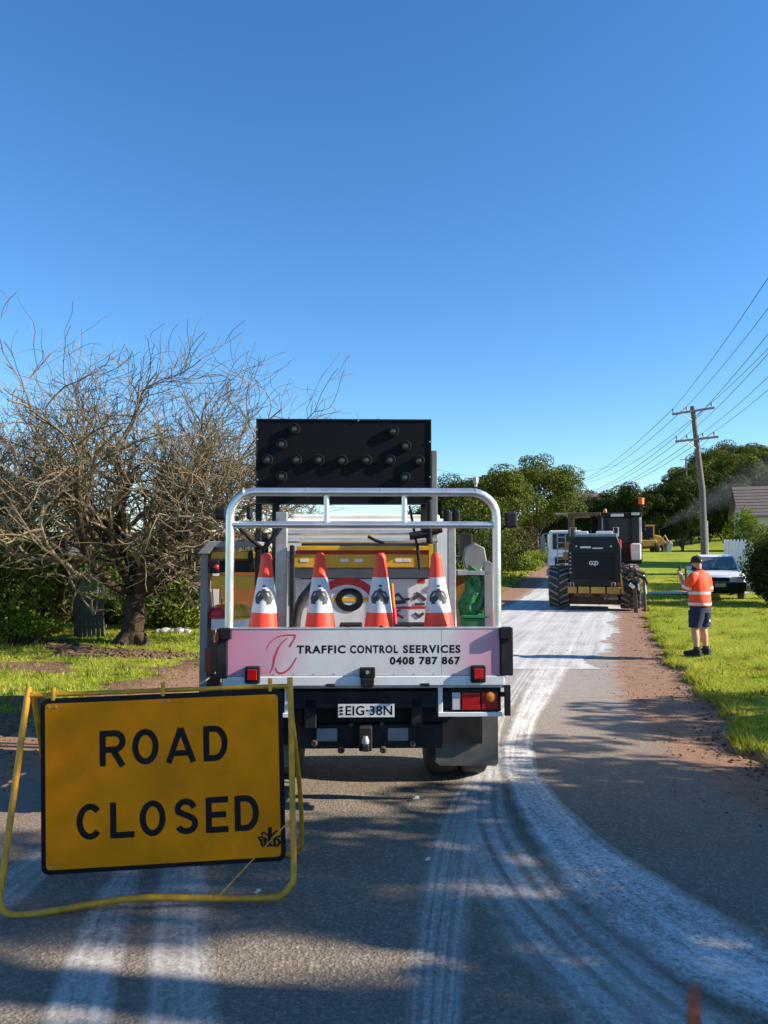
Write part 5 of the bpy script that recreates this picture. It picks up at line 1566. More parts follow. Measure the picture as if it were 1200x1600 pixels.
# ================================================================ THINGS CARRIED ON THE TRAY
def to_world(lx, ly, lz=0.0):
    return (-0.135 + lx * math.cos(TA) - ly * math.sin(TA), TY + lx * math.sin(TA) + ly * math.cos(TA), lz)
def cone_r(z): return 0.157 - 0.127 * z / 0.86
GC = 'traffic cones in the tray'
def make_cone(px, label, lean, turn, seed):
    lx = TXX(px, 0.22)
    c = thing('traffic_cone', label, 'traffic cone', to_world(lx, 0.22, 0.922), TA, GC)
    c.rotation_euler = (R(-1.0), R(lean), TA)
    HC = 0.86
    prof = [(cone_r(z), z) for z in (0.03, 0.2, 0.36, 0.5, 0.7, 0.80)] + [(cone_r(0.82) + 0.004, 0.82), (cone_r(0.84), 0.845), (0.02, HC)]
    MB().lathe(prof, 36).build('cone_body', M['orange_plastic'], c, smooth=40)
    MB().prism(rrect(-0.19, 0.19, -0.19, 0.19, 0.05), 0.0, 0.035, 'XY').build('cone_base', M['rubber'], c, bevel=0.006)
    z0, z1 = 0.445, 0.69
    bnd = MB().lathe([(cone_r(z0) + 0.0012, z0), (cone_r((z0 + z1) / 2) + 0.0016, (z0 + z1) / 2), (cone_r(z1) + 0.0012, z1)], 48, cap=False).build('reflective_collar', M['reflective'], c, smooth=60)
    mb = MB()
    s = 0.072; cz = 0.555
    Q = [([(0, .35), (0, .78)], .34), ([(0, .95), (0, 1.15)], .3), ([(-.05, .55), (-.5, .45), (-.75, .05)], .2), ([(.05, .55), (.5, .45), (.72, .05)], .2),
         ([(-.85, -.25), (-.35, -.15), (0.0, .3)], .5), ([(.85, -.25), (.35, -.15), (0.0, .3)], .5), ([(-.75, -.5), (-.35, -.55)], .3), ([(.75, -.5), (.35, -.55)], .3), ([(0, .5), (0, .0)], .5)]
    rn = random.Random(seed)
    for i, (pl_, w) in enumerate(Q):
        pl2 = [tuple(p) for p in [Vector((a * s + rn.gauss(0, .0012), cz + b * s + rn.gauss(0, .0012), 0)) for a, b in pl_]]
        fine = []
        for k in range(len(pl2) - 1):
            for j in range(4): fine.append((pl2[k][0] + (pl2[k + 1][0] - pl2[k][0]) * j / 4, pl2[k][1] + (pl2[k + 1][1] - pl2[k][1]) * j / 4))
        fine.append(pl2[-1][:2])
        k0 = len(mb.v)
        mb.stroke(fine, w * s, 0.0, 0.0)
        for k in range(k0, len(mb.v)):
            x, _, z = mb.v[k]
            r = cone_r(z) + 0.0031 + 0.00015 * i
            mb.v[k] = (x, -math.sqrt(max(1e-6, r * r - x * x)), z)
    bm_ = mb.build('emblem', M['emblem_black'], bnd, fixn=False)
    return c
make_cone(411, 'orange and white cone with a knobbed tip, nearest the side locker', 1.8, 0, 1)
make_cone(501, 'orange and white cone in front of the red ring sign', -0.3, 0, 2)
make_cone(591, 'orange and white cone beside the white symbol panel', 1.2, 0, 3)
make_cone(688, 'orange and white cone nearest the crumpled green bag', -1.9, 0, 4)

# red ring sign lying in the rack
y = 0.93
a, z0 = TP(462, 984, y); b, z1 = TP(604, 905, y)
cx, cz_ = TP(542, 958, y)
rs = thing('ring_sign', 'white sign with red ring and black numeral carried behind the cones', 'road sign', to_world(0, 0, 0), TA)
rp = MB().box(((a + b) / 2, y + 0.005, (z0 + z1) / 2), (b - a, 0.01, z1 - z0)).build('sign_panel', M['white_vinyl'], rs, bevel=0.002)
MB().stroke([(cx + p[0], cz_ + p[1]) for p in arc(0, 0, 0.255, 0.255, -20, 200, 32)], 0.06, y - 0.003).build('red_ring', M['red_print'], rp)
ox, oz = TP(546, 937, y)
MB().stroke([(ox + p[0], oz + p[1]) for p in arc(0, 0, 0.085, 0.068, 0, 345, 23)], 0.05, y - 0.006, closed=True).build('numeral', M['black_paint'], rp)
tbox(508, 582, 934, 940, y - 0.0035, 0.002, 'yellow_scuff', M['yellow_paint'], rp)
rs.location = to_world(0, 0, 0)
# black corrugated hose looped beside it
hz = thing('black_hose', 'thick black hose arching between the first two cones', 'hose', to_world(0, 0, 0), TA)
P = [Vector((*TP(q[0], q[1], 0.66), 0)) for q in ((496, 908), (484, 922), (472, 938), (465, 958), (462, 984), (462, 1000))]
MB().tube([(p.x, 0.66, p.y) for p in smooth_path(P, 6)], 0.036, 12).build('hose_body', M['rubber'], hz, smooth=60)
# white symbol panel
y = 0.95
a, z0 = TP(607, 984, y); b, z1 = TP(672, 905, y)
sp_ = thing('symbol_panel', 'white panel with black symbols and red bars right of the ring sign', 'road sign', to_world(0, 0, 0), TA)
pp = MB().box(((a + b) / 2, y + 0.005, (z0 + z1) / 2), (b - a, 0.01, z1 - z0)).build('sign_panel', M['white_vinyl'], sp_, bevel=0.002)
mb = MB()
i = 0
for pts, w in (([(612, 935), (622, 928), (630, 937), (640, 936)], .02), ([(614, 942), (634, 940)], .03), ([(645, 936), (655, 930), (665, 938)], .03), ([(650, 926), (660, 932)], .02), ([(648, 944), (664, 944)], .02), ([(648, 958), (655, 964), (662, 958)], .022), ([(616, 957), (626, 953)], .012), ([(620, 979), (634, 975), (660, 979)], .024)):
    P = [TP(q[0], q[1], y) for q in pts]
    mb.stroke(P, w, y - 0.003 - 0.0003 * i); i += 1
mb.build('symbol', M['emblem_black'], pp)
for k, pts in enumerate(([(612, 950), (668, 949)], [(617, 958), (630, 966)], [(652, 908), (664, 908)])):
    MB().stroke([TP(q[0], q[1], y) for q in pts], 0.02 if k < 2 else 0.035, y - 0.002 - 0.0002 * k).build('red_bar', M['red_print'], pp)
# dark boxes low behind the cones, orange pole
o = tbox(612, 668, 976, 990, 0.5, 0.2, 'tool_case', M['black_plastic'], None, 0.01)
o.location = to_world(0, 0, 0); o.rotation_euler = (0, 0, TA); tag(o, 'black tool case between the third and fourth cones', 'case')
o = tbox(530, 566, 976, 992, 0.5, 0.2, 'tool_case', M['black_plastic'], None, 0.01)
o.location = to_world(0, 0, 0); o.rotation_euler = (0, 0, TA); tag(o, 'black tool case between the second and third cones', 'case')
pb = thing('orange_baton', 'orange and red traffic baton leaning beside the third cone', 'baton', to_world(0, 0, 0), TA)
(a, za), (b, zb_) = TP(612, 912, .6), TP(618, 985, .6)
MB().tube([(a, .62, za), ((a * .5 + b * .5), .6, (za + zb_) / 2)], 0.014, 8).build('baton_tube', M['amber_lens'], pb, smooth=50)
MB().tube([((a * .5 + b * .5), .6, (za + zb_) / 2), (b, .58, zb_)], 0.018, 8).build('baton_grip', M['red_print'], pb, smooth=50)
# hard hats in the locker
def hard_hat(px, py, ly, m, label, r=0.1):
    x, z = TP(px, py, ly)
    h = thing('hard_hat', label, 'hard hat', to_world(x, ly, z), TA, 'hard hats in the locker')
    MB().lathe([(r, 0), (r * 0.98, r * 0.35), (r * 0.8, r * 0.7), (r * 0.45, r * 0.92), (0.005, r)], 20).build('shell', m, h, smooth=60)
    MB().lathe([(r * 0.9, -0.004), (r * 1.25, -0.01), (r * 1.25, 0.0), (r * 0.95, 0.012)], 20).build('brim', m, h, smooth=60)
    MB().box((0, 0, r * 0.6), (0.02, r * 1.5, r * 0.85)).build('ridge', m, h, bevel=0.008)
hard_hat(376, 963, LYY + 0.12, M['yellow_paint'], 'yellow hard hat inside the open side locker', .10)
hard_hat(350, 958, LYY + 0.22, M['amber_lens'], 'orange hard hat beside the yellow one in the side locker', .09)
hard_hat(341, 962, LYY + 0.08, M['red_print'], 'small red hard hat at the edge of the side locker', .07)
# crumpled green bag
x, z = TP(743, 985, 1.0)
gb = thing('green_bag', 'crumpled green bag standing in a green tub at the tray corner', 'bag', to_world(x, 1.02, 0.9), TA)
bm = bmesh.new()
bmesh.ops.create_icosphere(bm, subdivisions=4, radius=1.0)
for v in bm.verts:
    n_ = mnoise.noise(v.co * 2.3) * 0.28 + abs(mnoise.noise(v.co * 4.7 + Vector((5, 2, 1)))) * 0.3
    v.co = Vector((v.co.x * 0.10, v.co.y * 0.10, v.co.z * 0.22)) * (1 + n_)
    v.co.x += 0.03 * math.sin(v.co.z * 14)
    v.co.z += 0.52
me = bpy.data.meshes.new('bag_body'); bm.to_mesh(me); bm.free(); me.materials.append(M['green_plastic'])
o = bpy.data.objects.new('bag_body', me); COL.objects.link(o); o.parent = gb
MB().prism(rrect(-0.115, 0.115, -0.11, 0.11, 0.03), 0.0, 0.36, 'XY').prism(rrect(-0.125, 0.125, -0.12, 0.12, 0.03), 0.361, 0.385, 'XY').build('tub', M['green_plastic'], gb, bevel=0.006)

# ================================================================ ROAD MACHINE (stabiliser) AHEAD
MCX, MCY, MCA = 6.32, 22.9, R(-15.5)
MC = thing('road_machine', 'black and yellow wheeled road stabiliser machine seen from behind', 'road machine', (MCX, MCY, 0.006), MCA)
def mx(px): return (px - 930) / 52.2
def mz(py): return (958 - py) / 52.2
def mbox(px0, px1, py0, py1, ly, d, name, m, parent=MC, bevel=0.015, top=(1, 1)):
    return MB().box(((mx(px0) + mx(px1)) / 2, ly + d / 2, (mz(py0) + mz(py1)) / 2), (mx(px1) - mx(px0), d, mz(py0) - mz(py1)), top=top).build(name, m, parent, bevel=bevel)
M['hood_black'] = mat('hood_black', (0.007, 0.0085, 0.014), 0.4, var=0.2, scale=3, dirt=(0.035, 0.03, 0.03), dirt_amt=0.25, dscale=3, spec=0.3)
M['deck_grey'] = mat('deck_grey', (0.34, 0.34, 0.34), 0.5, var=0.15, scale=4, dirt=(0.2, 0.14, 0.1), dirt_amt=0.4)
M['brown_frame'] = mat('brown_frame', (0.13, 0.06, 0.03), 0.6, var=0.2, scale=4, dirt=(0.04, 0.03, 0.02), dirt_amt=0.4)
hx0, hx1 = mx(887), mx(967)
poly = [(hx0 + .03, mz(921)), (hx1 - .03, mz(921)), (hx1, mz(912)), (hx1 - .0, mz(858)), (hx1 - .10, mz(843)), (hx0 + .17, mz(843)), (hx0 + .03, mz(856)), (hx0, mz(870))]
hood = MB().prism(poly, 0.0, 2.2).build('engine_hood', M['hood_black'], MC, bevel=0.05, segs=3)
inn = MB().prism([(hx0 + .20, mz(909)), (hx1 - .2, mz(909)), (hx1 - .17, mz(868)), (hx0 + .17, mz(868))], -0.012, 0.0).build('grille_panel', M['black_plastic'], hood, bevel=0.01)
for k in range(7):
    MB().box(((hx0 + hx1) / 2, -0.016, mz(905) + k * 0.105), (hx1 - hx0 - 0.44, 0.012, 0.02)).build('grille_slat', M['hood_black'], inn)
mb = MB()
ex, ez = mx(926), mz(884)
for k, (dx, a0, a1) in enumerate(((-0.075, 60, 330), (0.0, 60, 400), (0.075, -150, 180))):
    mb.stroke([(ex + dx + p[0], ez + p[1]) for p in arc(0, 0, 0.045, 0.05, a0, a1, 12)], 0.026, -0.026 - 0.0006 * k)
mb.stroke([(ex + 0.035, ez + 0.03), (ex + 0.035, ez - 0.09)], 0.026, -0.029)
mb.build('white_emblem', M['plate_white'], hood)
mbox(906, 922, 858, 861, -0.010, 0.01, 'badge_print', M['reflective'], hood, 0)
mbox(924, 940, 860, 862, -0.010, 0.01, 'badge_print', M['reflective'], hood, 0)
for px in (900, 952):
    MB().lathe([(0.03, 0), (0.026, -0.02), (0.01, -0.026)], 12, (mx(px), 0.0, mz(858)), 'Y').build('rear_lamp', M['clear_lens'], hood, smooth=50)
mbox(898, 962, 838, 845, 0.12, 1.7, 'hood_deck', M['deck_grey'], MC, 0.03)
mbox(902, 918, 834, 838.5, 0.3, 0.6, 'deck_vent', M['white_paint'], MC, 0.02)
mbox(930, 955, 834, 838.5, 0.3, 0.8, 'deck_vent', M['white_paint'], MC, 0.02)
mbox(955, 967.5, 848, 862, 0.1, 1.4, 'orange_flash', M['hi_vis'], MC, 0.02)
for (a, b) in ((886, 900), (902, 919), (921, 943), (945, 965)):
    mbox(a, b, 920.5, 931, -0.06, 0.3, 'bumper_block', M['machine_yellow'], MC, 0.02)
mbox(882, 968, 923, 933, 0.06, 0.3, 'bumper_beam', M['rust_brown'], MC, 0.02)
mbox(884, 966, 932, 950, 0.5, 1.6, 'mixing_drum_housing', M['rust_brown'], MC, 0.06)
mbox(895, 925, 930, 938, -0.02, 0.3, 'tow_bracket', M['rust_brown'], MC, 0.02)
mbox(935, 960, 930, 937, -0.02, 0.3, 'tow_bracket', M['rust_brown'], MC, 0.02)
for px in (893, 955):
    MB().tube([(mx(px) - .05, -0.04, mz(920)), (mx(px) - .04, -0.05, mz(914)), (mx(px) + .04, -0.05, mz(914)), (mx(px) + .05, -0.04, mz(920))], 0.018, 8).build('lifting_eye', M['galv'], MC)
def lug_wheel(x, y, r, w, side):
    e = bpy.data.objects.new('wheel', None); COL.objects.link(e); e.parent = MC; e.location = (x, y, r + 0.03)
    MB().lathe([(r * 0.55, -w * .46), (r * .8, -w * .5), (r * .93, -w * .44), (r * .955, 0), (r * .93, w * .44), (r * .8, w * .5), (r * .55, w * .46)], 36, (0, 0, 0), 'X').build('tyre', M['rubber'], e, smooth=40)
    nl = 18
    rl = r * 1.0
    for sd in (-1, 1):
        for k in range(nl):
            a0 = 2 * math.pi * (k + (0.5 if sd > 0 else 0)) / nl
            V = []
            for (xx, da) in ((0.02, 0.0), (w * 0.47, -0.24)):
                for rr_ in (r * 0.90, rl):
                    for dd in (-0.045, 0.045):
                        an = a0 + da + dd
                        rq = rr_ if xx < w * .3 else rr_ * 0.975
                        V.append((sd * xx, rq * math.cos(an), rq * math.sin(an)))
            MB().add(V, [(0, 1, 3, 2), (4, 6, 7, 5), (0, 4, 5, 1), (2, 3, 7, 6), (0, 2, 6, 4), (1, 5, 7, 3)]).build('tread_lug', M['dusty_rubber'], e)
    MB().lathe([(r * 0.12, side * w * .3), (r * 0.25, side * w * .28), (r * 0.3, side * w * .1), (r * .55, side * w * .1), (r * .57, side * w * .46)], 24, (0, 0, 0), 'X').build('rim', M['machine_yellow'], e, smooth=40)
    return e
lug_wheel(mx(872.5), 0.62, 0.66, 0.62, -1)
lug_wheel(mx(980), 0.62, 0.66, 0.58, 1)
lug_wheel(mx(874), 3.9, 0.66, 0.6, -1)
lug_wheel(mx(984), 3.9, 0.66, 0.6, 1)
MB().tube([(mx(872), .62, .69), (mx(980), .62, .69)], 0.16, 12).build('axle', M['rust_brown'], MC, smooth=50)
MB().box((0, 3.0, 1.0), (1.3, 2.6, 0.5)).build('front_chassis', M['rust_brown'], MC, bevel=0.05)
# hydraulic gear round the right wheel
for i, (pts, r, m) in enumerate((([(968, 898), (985, 890), (998, 900), (1002, 930)], .03, 'galv'), ([(975, 910), (990, 905), (992, 925)], .035, 'white_paint'), ([(970, 905), (976, 925), (985, 935)], .04, 'black_steel'), ([(985, 925), (987, 962)], .06, 'rust_brown'), ([(999, 905), (1001, 960)], .035, 'brown_frame'), ([(978, 915), (985, 921)], .06, 'white_paint'), ([(966, 900), (968, 930)], .03, 'machine_yellow'), ([(978, 892), (1000, 899)], .05, 'brown_frame'), ([(985, 902), (1000, 905), (1004, 915)], .04, 'black_steel'))):
    MB().tube([(mx(a), -0.14 - 0.02 * i, mz(b) + (0.06 if b > 958 else 0)) for a, b in pts], r, 8).build('hydraulic_link', M[m], MC, smooth=50)
MB().lathe([(0.17, 0), (0.17, -0.06), (0.1, -0.09), (0.05, -0.1)], 18, (mx(981), -0.10, mz(915)), 'Y').build('drive_hub', M['black_steel'], MC, smooth=40)
# cab on the right, canopy on the left
cb = mbox(938, 1001, 803, 811, 1.0, 1.6, 'cab_roof', M['black_plastic'], MC, 0.04)
mbox(953, 973, 805.5, 810, 0.97, 0.03, 'roof_lamp', M['clear_lens'], cb, 0.008)
mbox(985, 997, 804, 808, 0.96, 0.03, 'roof_lamp', M['clear_lens'], cb, 0.008)
for px, w, m in ((939.5, 3, 'galv'), (983, 6, 'black_steel'), (998.5, 3.5, 'white_paint')):
    for ly in (1.05, 2.5):
        mbox(px - w / 2, px + w / 2, 811, 862, ly, 0.07, 'cab_pillar', M[m], MC, 0.01)
mbox(941, 980, 812, 852, 1.07, 0.015, 'rear_glass', M['cab_glass'], MC, 0)
mbox(986, 997, 812, 852, 1.07, 0.015, 'side_glass', M['cab_glass'], MC, 0)
mbox(941, 997, 812, 850, 2.5, 0.015, 'front_glass', M['cab_glass'], MC, 0)
mbox(948, 972, 828, 860, 1.5, 0.2, 'operator_seat', mat('maroon_seat', (0.16, 0.03, 0.05), 0.7), MC, 0.05)
mbox(965, 1001, 852, 886, 1.0, 1.5, 'cab_base', M['black_steel'], MC, 0.05)
mbox(983, 999, 853, 880, 0.9, 0.1, 'side_tank', M['white_vinyl'], MC, 0.06)
mbox(886, 938, 803, 808, 0.9, 1.7, 'canopy_roof', M['brown_frame'], MC, 0.02)
for px, ly in ((889, 0.95), (936, 0.95), (889, 2.5), (930, 2.5)):
    mbox(px - 3, px + 3, 808, 866, ly, 0.1, 'canopy_post', M['brown_frame'] if px < 900 else M['black_steel'], MC, 0.01)
mbox(893, 896, 812, 850, 1.3, 0.1, 'canopy_brace', M['machine_yellow'], MC, 0.01)
mbox(881, 892, 850, 864, 0.7, 0.5, 'step_box', M['machine_yellow'], MC, 0.02)
mbox(878, 890, 867, 880, 0.7, 0.5, 'step_box', M['machine_yellow'], MC, 0.02)
mbox(866, 886, 803, 805, 1.0, 0.5, 'mirror_shade', M['deck_grey'], MC, 0.01)
MB().tube([(mx(926), 1.6, mz(845)), (mx(925), 1.6, mz(806))], 0.07, 10).build('exhaust_stack', M['black_steel'], MC, smooth=50)
mbox(906, 922, 828, 840, 1.3, 0.4, 'air_cleaner', M['black_plastic'], MC, 0.06)
MB().tube([(mx(1002), 1.2, mz(812)), (mx(1003), 1.2, mz(778))], 0.012, 6).build('flag_mast', M['black_plastic'], MC)
fg = MB()
for k in range(6):
    pass
gx = [mx(996.5) + (mx(1005.5) - mx(996.5)) * k / 6 for k in range(7)]
V = [(x, 1.2 + 0.03 * math.sin(k * 1.2), mz(790)) for k, x in enumerate(gx)] + [(x, 1.2 + 0.03 * math.sin(k * 1.2 + .4), mz(779) + 0.02 * math.sin(k)) for k, x in enumerate(gx)]
V += [(p[0], p[1] + 0.008, p[2]) for p in V]
F = [(k, k + 1, k + 8, k + 7) for k in range(6)] + [(k + 14, k + 21, k + 22, k + 15) for k in range(6)]
F += [(0, 7, 21, 14), (6, 20, 27, 13)]
MB().add(V, F).build('orange_flag', M['orange_flag'], MC)

# grab rails, ladder, hoses, lamps and other small gear
for a, b, ly in ((890, 899, 0.6), (957, 964, 0.6)):
    MB().tube([(mx(a), ly, mz(842)), (mx(a), ly, mz(828)), (mx(b), ly, mz(828)), (mx(b), ly, mz(842))], 0.016, 6).build('grab_rail', M['galv'], MC, smooth=50)
for k in range(5):
    mbox(868, 882, 842 + 9 * k, 843.5 + 9 * k, 0.95, 0.06, 'ladder_rung', M['galv'], MC, 0.004)
for px in (868, 881):
    mbox(px, px + 1.6, 836, 884, 0.95, 0.06, 'ladder_rail', M['galv'], MC, 0.004)
rn_ = random.Random(12)
for k in range(9):
    a, b = rn_.uniform(966, 985), rn_.uniform(972, 1000)
    z0, z1 = rn_.uniform(880, 900), rn_.uniform(905, 940)
    P = smooth_path([Vector((mx(a), -0.12 - 0.02 * k, mz(z0))), Vector((mx((a + b) / 2) + rn_.uniform(-.1, .1), -0.24 - 0.02 * k, mz((z0 + z1) / 2))), Vector((mx(b), -0.1, mz(z1)))], 5)
    MB().tube(P, rn_.uniform(.012, .022), 6).build('hydraulic_hose', M['rubber'], MC, smooth=60)
for k in range(4):
    P = smooth_path([Vector((mx(895 + 14 * k), -0.02, mz(932))), Vector((mx(900 + 14 * k), -0.1, mz(939 + 2 * (k % 2)))), Vector((mx(908 + 14 * k), 0.0, mz(933)))], 5)
    MB().tube(P, 0.016, 6).build('hydraulic_hose', M['rubber'], MC, smooth=60)
for px in (889, 963):
    mbox(px - 3, px + 3, 914, 918, -0.04, 0.05, 'tail_lamp', M['red_lens'], MC, 0.008)
for k in range(6):
    mbox(889.5, 892, 868 + 6 * k, 870 + 6 * k, -0.006, 0.02, 'hood_catch', M['galv'], MC, 0.002)
mbox(944, 950, 814, 850, 1.04, 0.03, 'cab_wiper', M['black_plastic'], MC, 0.004)
MB().lathe([(0.05, 0), (0.055, 0.06), (0.045, 0.12), (0.02, 0.14)], 14, (mx(945), 1.5, mz(803))).build('beacon', M['amber_lens'], MC, smooth=50)
mbox(1000, 1006, 818, 834, 0.9, 0.06, 'cab_mirror', M['black_plastic'], MC, 0.02)
mbox(940, 962, 936, 941, 0.2, 0.2, 'skid_plate', M['deck_grey'], MC, 0.01)

# ================================================================ WHITE TRUCK FURTHER ON
WTX, WTY = place(893, 34.5), 34.5
WT = thing('white_truck', 'white truck half hidden in front of the road machine', 'truck', (WTX, WTY, float(hill(WTX, WTY)) + 0.006), R(-16))
MB().box((0, 1.2, 1.75), (2.2, 2.0, 1.75), top=(0.92, 0.95)).build('cab', M['white_paint'], WT, bevel=0.08, segs=3)
MB().box((0, 0.19, 2.12), (1.7, 0.02, 0.72)).build('windscreen', M['cab_glass'], WT, bevel=0.02)
MB().box((0, 0.17, 1.2), (1.5, 0.06, 0.4)).build('grille', M['black_plastic'], WT, bevel=0.02)
MB().box((0, 0.10, 0.72), (2.25, 0.2, 0.32)).build('bumper', M['grey_paint'], WT, bevel=0.03)
MB().box((0, 4.8, 1.7), (2.35, 4.8, 1.7)).build('tank_body', M['white_paint'], WT, bevel=0.2, segs=4)
MB().box((0, 3.6, 0.72), (0.9, 6.5, 0.25)).build('chassis_rail', M['black_steel'], WT)
for s in (-1, 1):
    MB().tube([(s * 1.1, 0.5, 2.5), (s * 1.28, 0.35, 2.45), (s * 1.28, 0.35, 1.5)], 0.03, 8).build('mirror_arm', M['galv'], WT)
    MB().box((s * 1.30, 0.33, 2.0), (0.2, 0.1, 0.75)).build('mirror', M['grey_paint'], WT, bevel=0.04)
    MB().box((s * 0.9, -0.0, 1.15), (0.28, 0.06, 0.22)).build('headlight', M['clear_lens'], WT, bevel=0.03)
    for yy in (1.3, 5.0, 6.2): road_wheel(WT, s * 0.95, yy, 0.5, 0.3, side=s)
    MB().tube([(s * 1.2, 2.3, 1.0), (s * 1.2, 2.3, 2.5)], 0.04, 6).build('ladder_rail', M['galv'], WT)

# ================================================================ YELLOW LOADER AND ITS SMOKE
LDX, LDY = place(1008, 82), 82.0
LZ = gz(LDX, LDY)
LD = thing('yellow_loader', 'small yellow loader working on the far lawn below the wood', 'loader', (LDX, LDY, LZ), R(-6))
MB().box((0.2, 0.6, 0.95), (1.7, 2.6, 0.7)).build('body', M['machine_yellow'], LD, bevel=0.08)
MB().prism([(0.7, 0.6), (1.9, 0.75), (2.0, 1.1), (1.5, 1.7), (0.7, 1.9)], -0.6, 0.8).build('engine_cover', M['machine_yellow'], LD, bevel=0.08)
for x, y in ((-0.5, -.5), (0.75, -.5), (-0.5, .9), (0.75, .9)):
    MB().box((x, y, 2.05), (0.13, 0.13, 1.5)).build('cab_pillar', M['machine_yellow'], LD, bevel=0.02)
MB().box((0.12, 0.2, 2.84), (1.5, 1.7, 0.12)).build('cab_roof', M['machine_yellow'], LD, bevel=0.04)
MB().box((0.12, -0.5, 2.1), (1.1, 0.03, 1.2)).build('cab_glass', M['cab_glass'], LD)
MB().box((-1.15, 0.3, 1.75), (1.0, 1.4, 1.7)).build('hopper', M['grey_paint'], LD, bevel=0.1)
for s in (-1, 1):
    for xx in (-0.9, 1.0):
        road_wheel(LD, xx, 0.3 + s * 0.95, 0.52, 0.4, side=s)
MB().tube([(1.4, -0.5, 1.0), (1.9, -0.5, 1.8), (2.3, -0.5, 1.0)], 0.09, 8).build('boom', M['machine_yellow'], LD)
MB().prism([(2.0, 0.05), (2.4, 0.05), (2.6, 0.9), (2.3, 1.2), (1.95, 0.7)], -1.0, 0.6).build('bucket', M['galv'], LD, bevel=0.03)
MB().tube([(1.45, 0.1, 1.6), (1.45, 0.1, 2.5)], 0.06, 8).build('exhaust_pipe', M['black_steel'], LD)

def smoke_mat():
    m, nt, out = nt_new('exhaust_smoke')
    pv = nt.nodes.new('ShaderNodeVolumePrincipled')
    pv.inputs['Color'].default_value = (0.80, 0.84, 0.90, 1)
    oc = objco(nt)
    n = noise_(nt, oc, 0.55, 4, 0.6)
    at = nt.nodes.new('ShaderNodeSeparateXYZ'); nt.links.new(oc, at.inputs[0])
    fall = ramp(nt, math_(nt, 'MULTIPLY', at.outputs[0], 1 / 24.0), [(0.0, 1.0), (0.12, 0.42), (0.5, 0.20), (1.0, 0.05)])
    t = math_(nt, 'MAXIMUM', math_(nt, 'MULTIPLY', at.outputs[0], 1 / 22.0), 0.0)
    cz = math_(nt, 'MULTIPLY', math_(nt, 'POWER', t, 0.85), 10.0)
    rr_ = math_(nt, 'ADD', math_(nt, 'MULTIPLY', math_(nt, 'POWER', t, 0.8), 4.6), 0.15)
    dz = math_(nt, 'SUBTRACT', at.outputs[2], cz)
    dy = math_(nt, 'MULTIPLY', math_(nt, 'SUBTRACT', at.outputs[1], t), 1.25)
    dd = math_(nt, 'SQRT', math_(nt, 'ADD', math_(nt, 'MULTIPLY', dz, dz), math_(nt, 'MULTIPLY', dy, dy)))
    soft = ramp(nt, math_(nt, 'DIVIDE', dd, rr_), [(0.1, 1.0), (0.5, 0.5), (0.92, 0.0)])
    d = math_(nt, 'MULTIPLY', math_(nt, 'MULTIPLY', ramp(nt, n, [(0.25, 0.3), (0.75, 1.0)]), fall), soft)
    nt.links.new(math_(nt, 'MULTIPLY', d, 0.20), pv.inputs['Density'])
    nt.links.new(pv.outputs[0], out.inputs['Volume'])
    return m
V, F = [], []
ns, nr = 14, 14
s0 = Vector((LDX + 1.6, LDY, LZ + 2.45))
for i in range(ns):
    t = i / (ns - 1)
    c = Vector((22 * t, 1.0 * t, 10.0 * t ** 0.85))
    r = 0.15 + 4.6 * t ** 0.8
    for k in range(nr):
        a = 6.283 * k / nr
        w_ = 1 + 0.15 * math.sin(a * 3 + i)
        V.append((c.x - r * math.sin(a) * 0.35 * w_, c.y + r * math.cos(a) * w_ * 0.8, c.z + r * math.sin(a) * w_))
for i in range(ns - 1):
    for k in range(nr):
        F.append((i * nr + k, i * nr + (k + 1) % nr, (i + 1) * nr + (k + 1) % nr, (i + 1) * nr + k))
F.append(tuple(range(nr))); F.append(tuple(reversed(range((ns - 1) * nr, ns * nr))))
sm = MB().add(V, F).build('smoke', smoke_mat(), loc=s0)
tag(sm, 'thin blue grey smoke drifting right from the yellow loader', 'smoke', kind='stuff')

# ================================================================ PARKED UTE
CX, CY = place(1124, 26.6), 26.6
CZ = gz(CX, CY)
CR = thing('parked_ute', 'pale silver blue utility car parked on the lawn facing the camera', 'car', (CX, CY, CZ), R(-19))
def loft(secs):
    mb = MB()
    n = len(secs[0])
    V = [p for s in secs for p in s]
    F = []
    for i in range(len(secs) - 1):
        for k in range(n):
            F.append((i * n + k, i * n + (k + 1) % n, (i + 1) * n + (k + 1) % n, (i + 1) * n + k))
    F.append(tuple(range(n))); F.append(tuple(range((len(secs) - 1) * n, len(secs) * n)))
    return mb.add(V, F)
def csec(y, wb, ws, wt, zb, zs, zt):
    return [(-wb, y, zb), (wb, y, zb), (ws, y, zb + .12), (ws, y, zs), (wt, y, zt), (-wt, y, zt), (-ws, y, zs), (-ws, y, zb + .12)]
body = loft([csec(0.0, .70, .74, .62, .48, .74, .80), csec(0.12, .76, .82, .70, .40, .82, .92), csec(0.5, .78, .84, .74, .34, .88, .98), csec(1.15, .78, .84, .76, .32, .92, 1.04), csec(3.0, .78, .84, .80, .32, .94, 1.02), csec(4.7, .78, .84, .80, .34, .92, 1.0)]).build('body', M['silver_car'], CR, bevel=0.03)
gh = loft([[(-.74, 1.1, 1.0), (.74, 1.1, 1.0), (.74, 1.12, 1.02), (-.74, 1.12, 1.02)], [(-.62, 1.75, 1.0), (.62, 1.75, 1.0), (.60, 1.75, 1.54), (-.60, 1.75, 1.54)], [(-.64, 2.1, 1.0), (.64, 2.1, 1.0), (.60, 2.1, 1.58), (-.60, 2.1, 1.58)], [(-.68, 2.8, 1.0), (.68, 2.8, 1.0), (.60, 2.75, 1.56), (-.60, 2.75, 1.56)], [(-.70, 3.0, 1.0), (.70, 3.0, 1.0), (.62, 3.0, 1.1), (-.62, 3.0, 1.1)]]).build('cabin', M['silver_car'], CR, bevel=0.03)
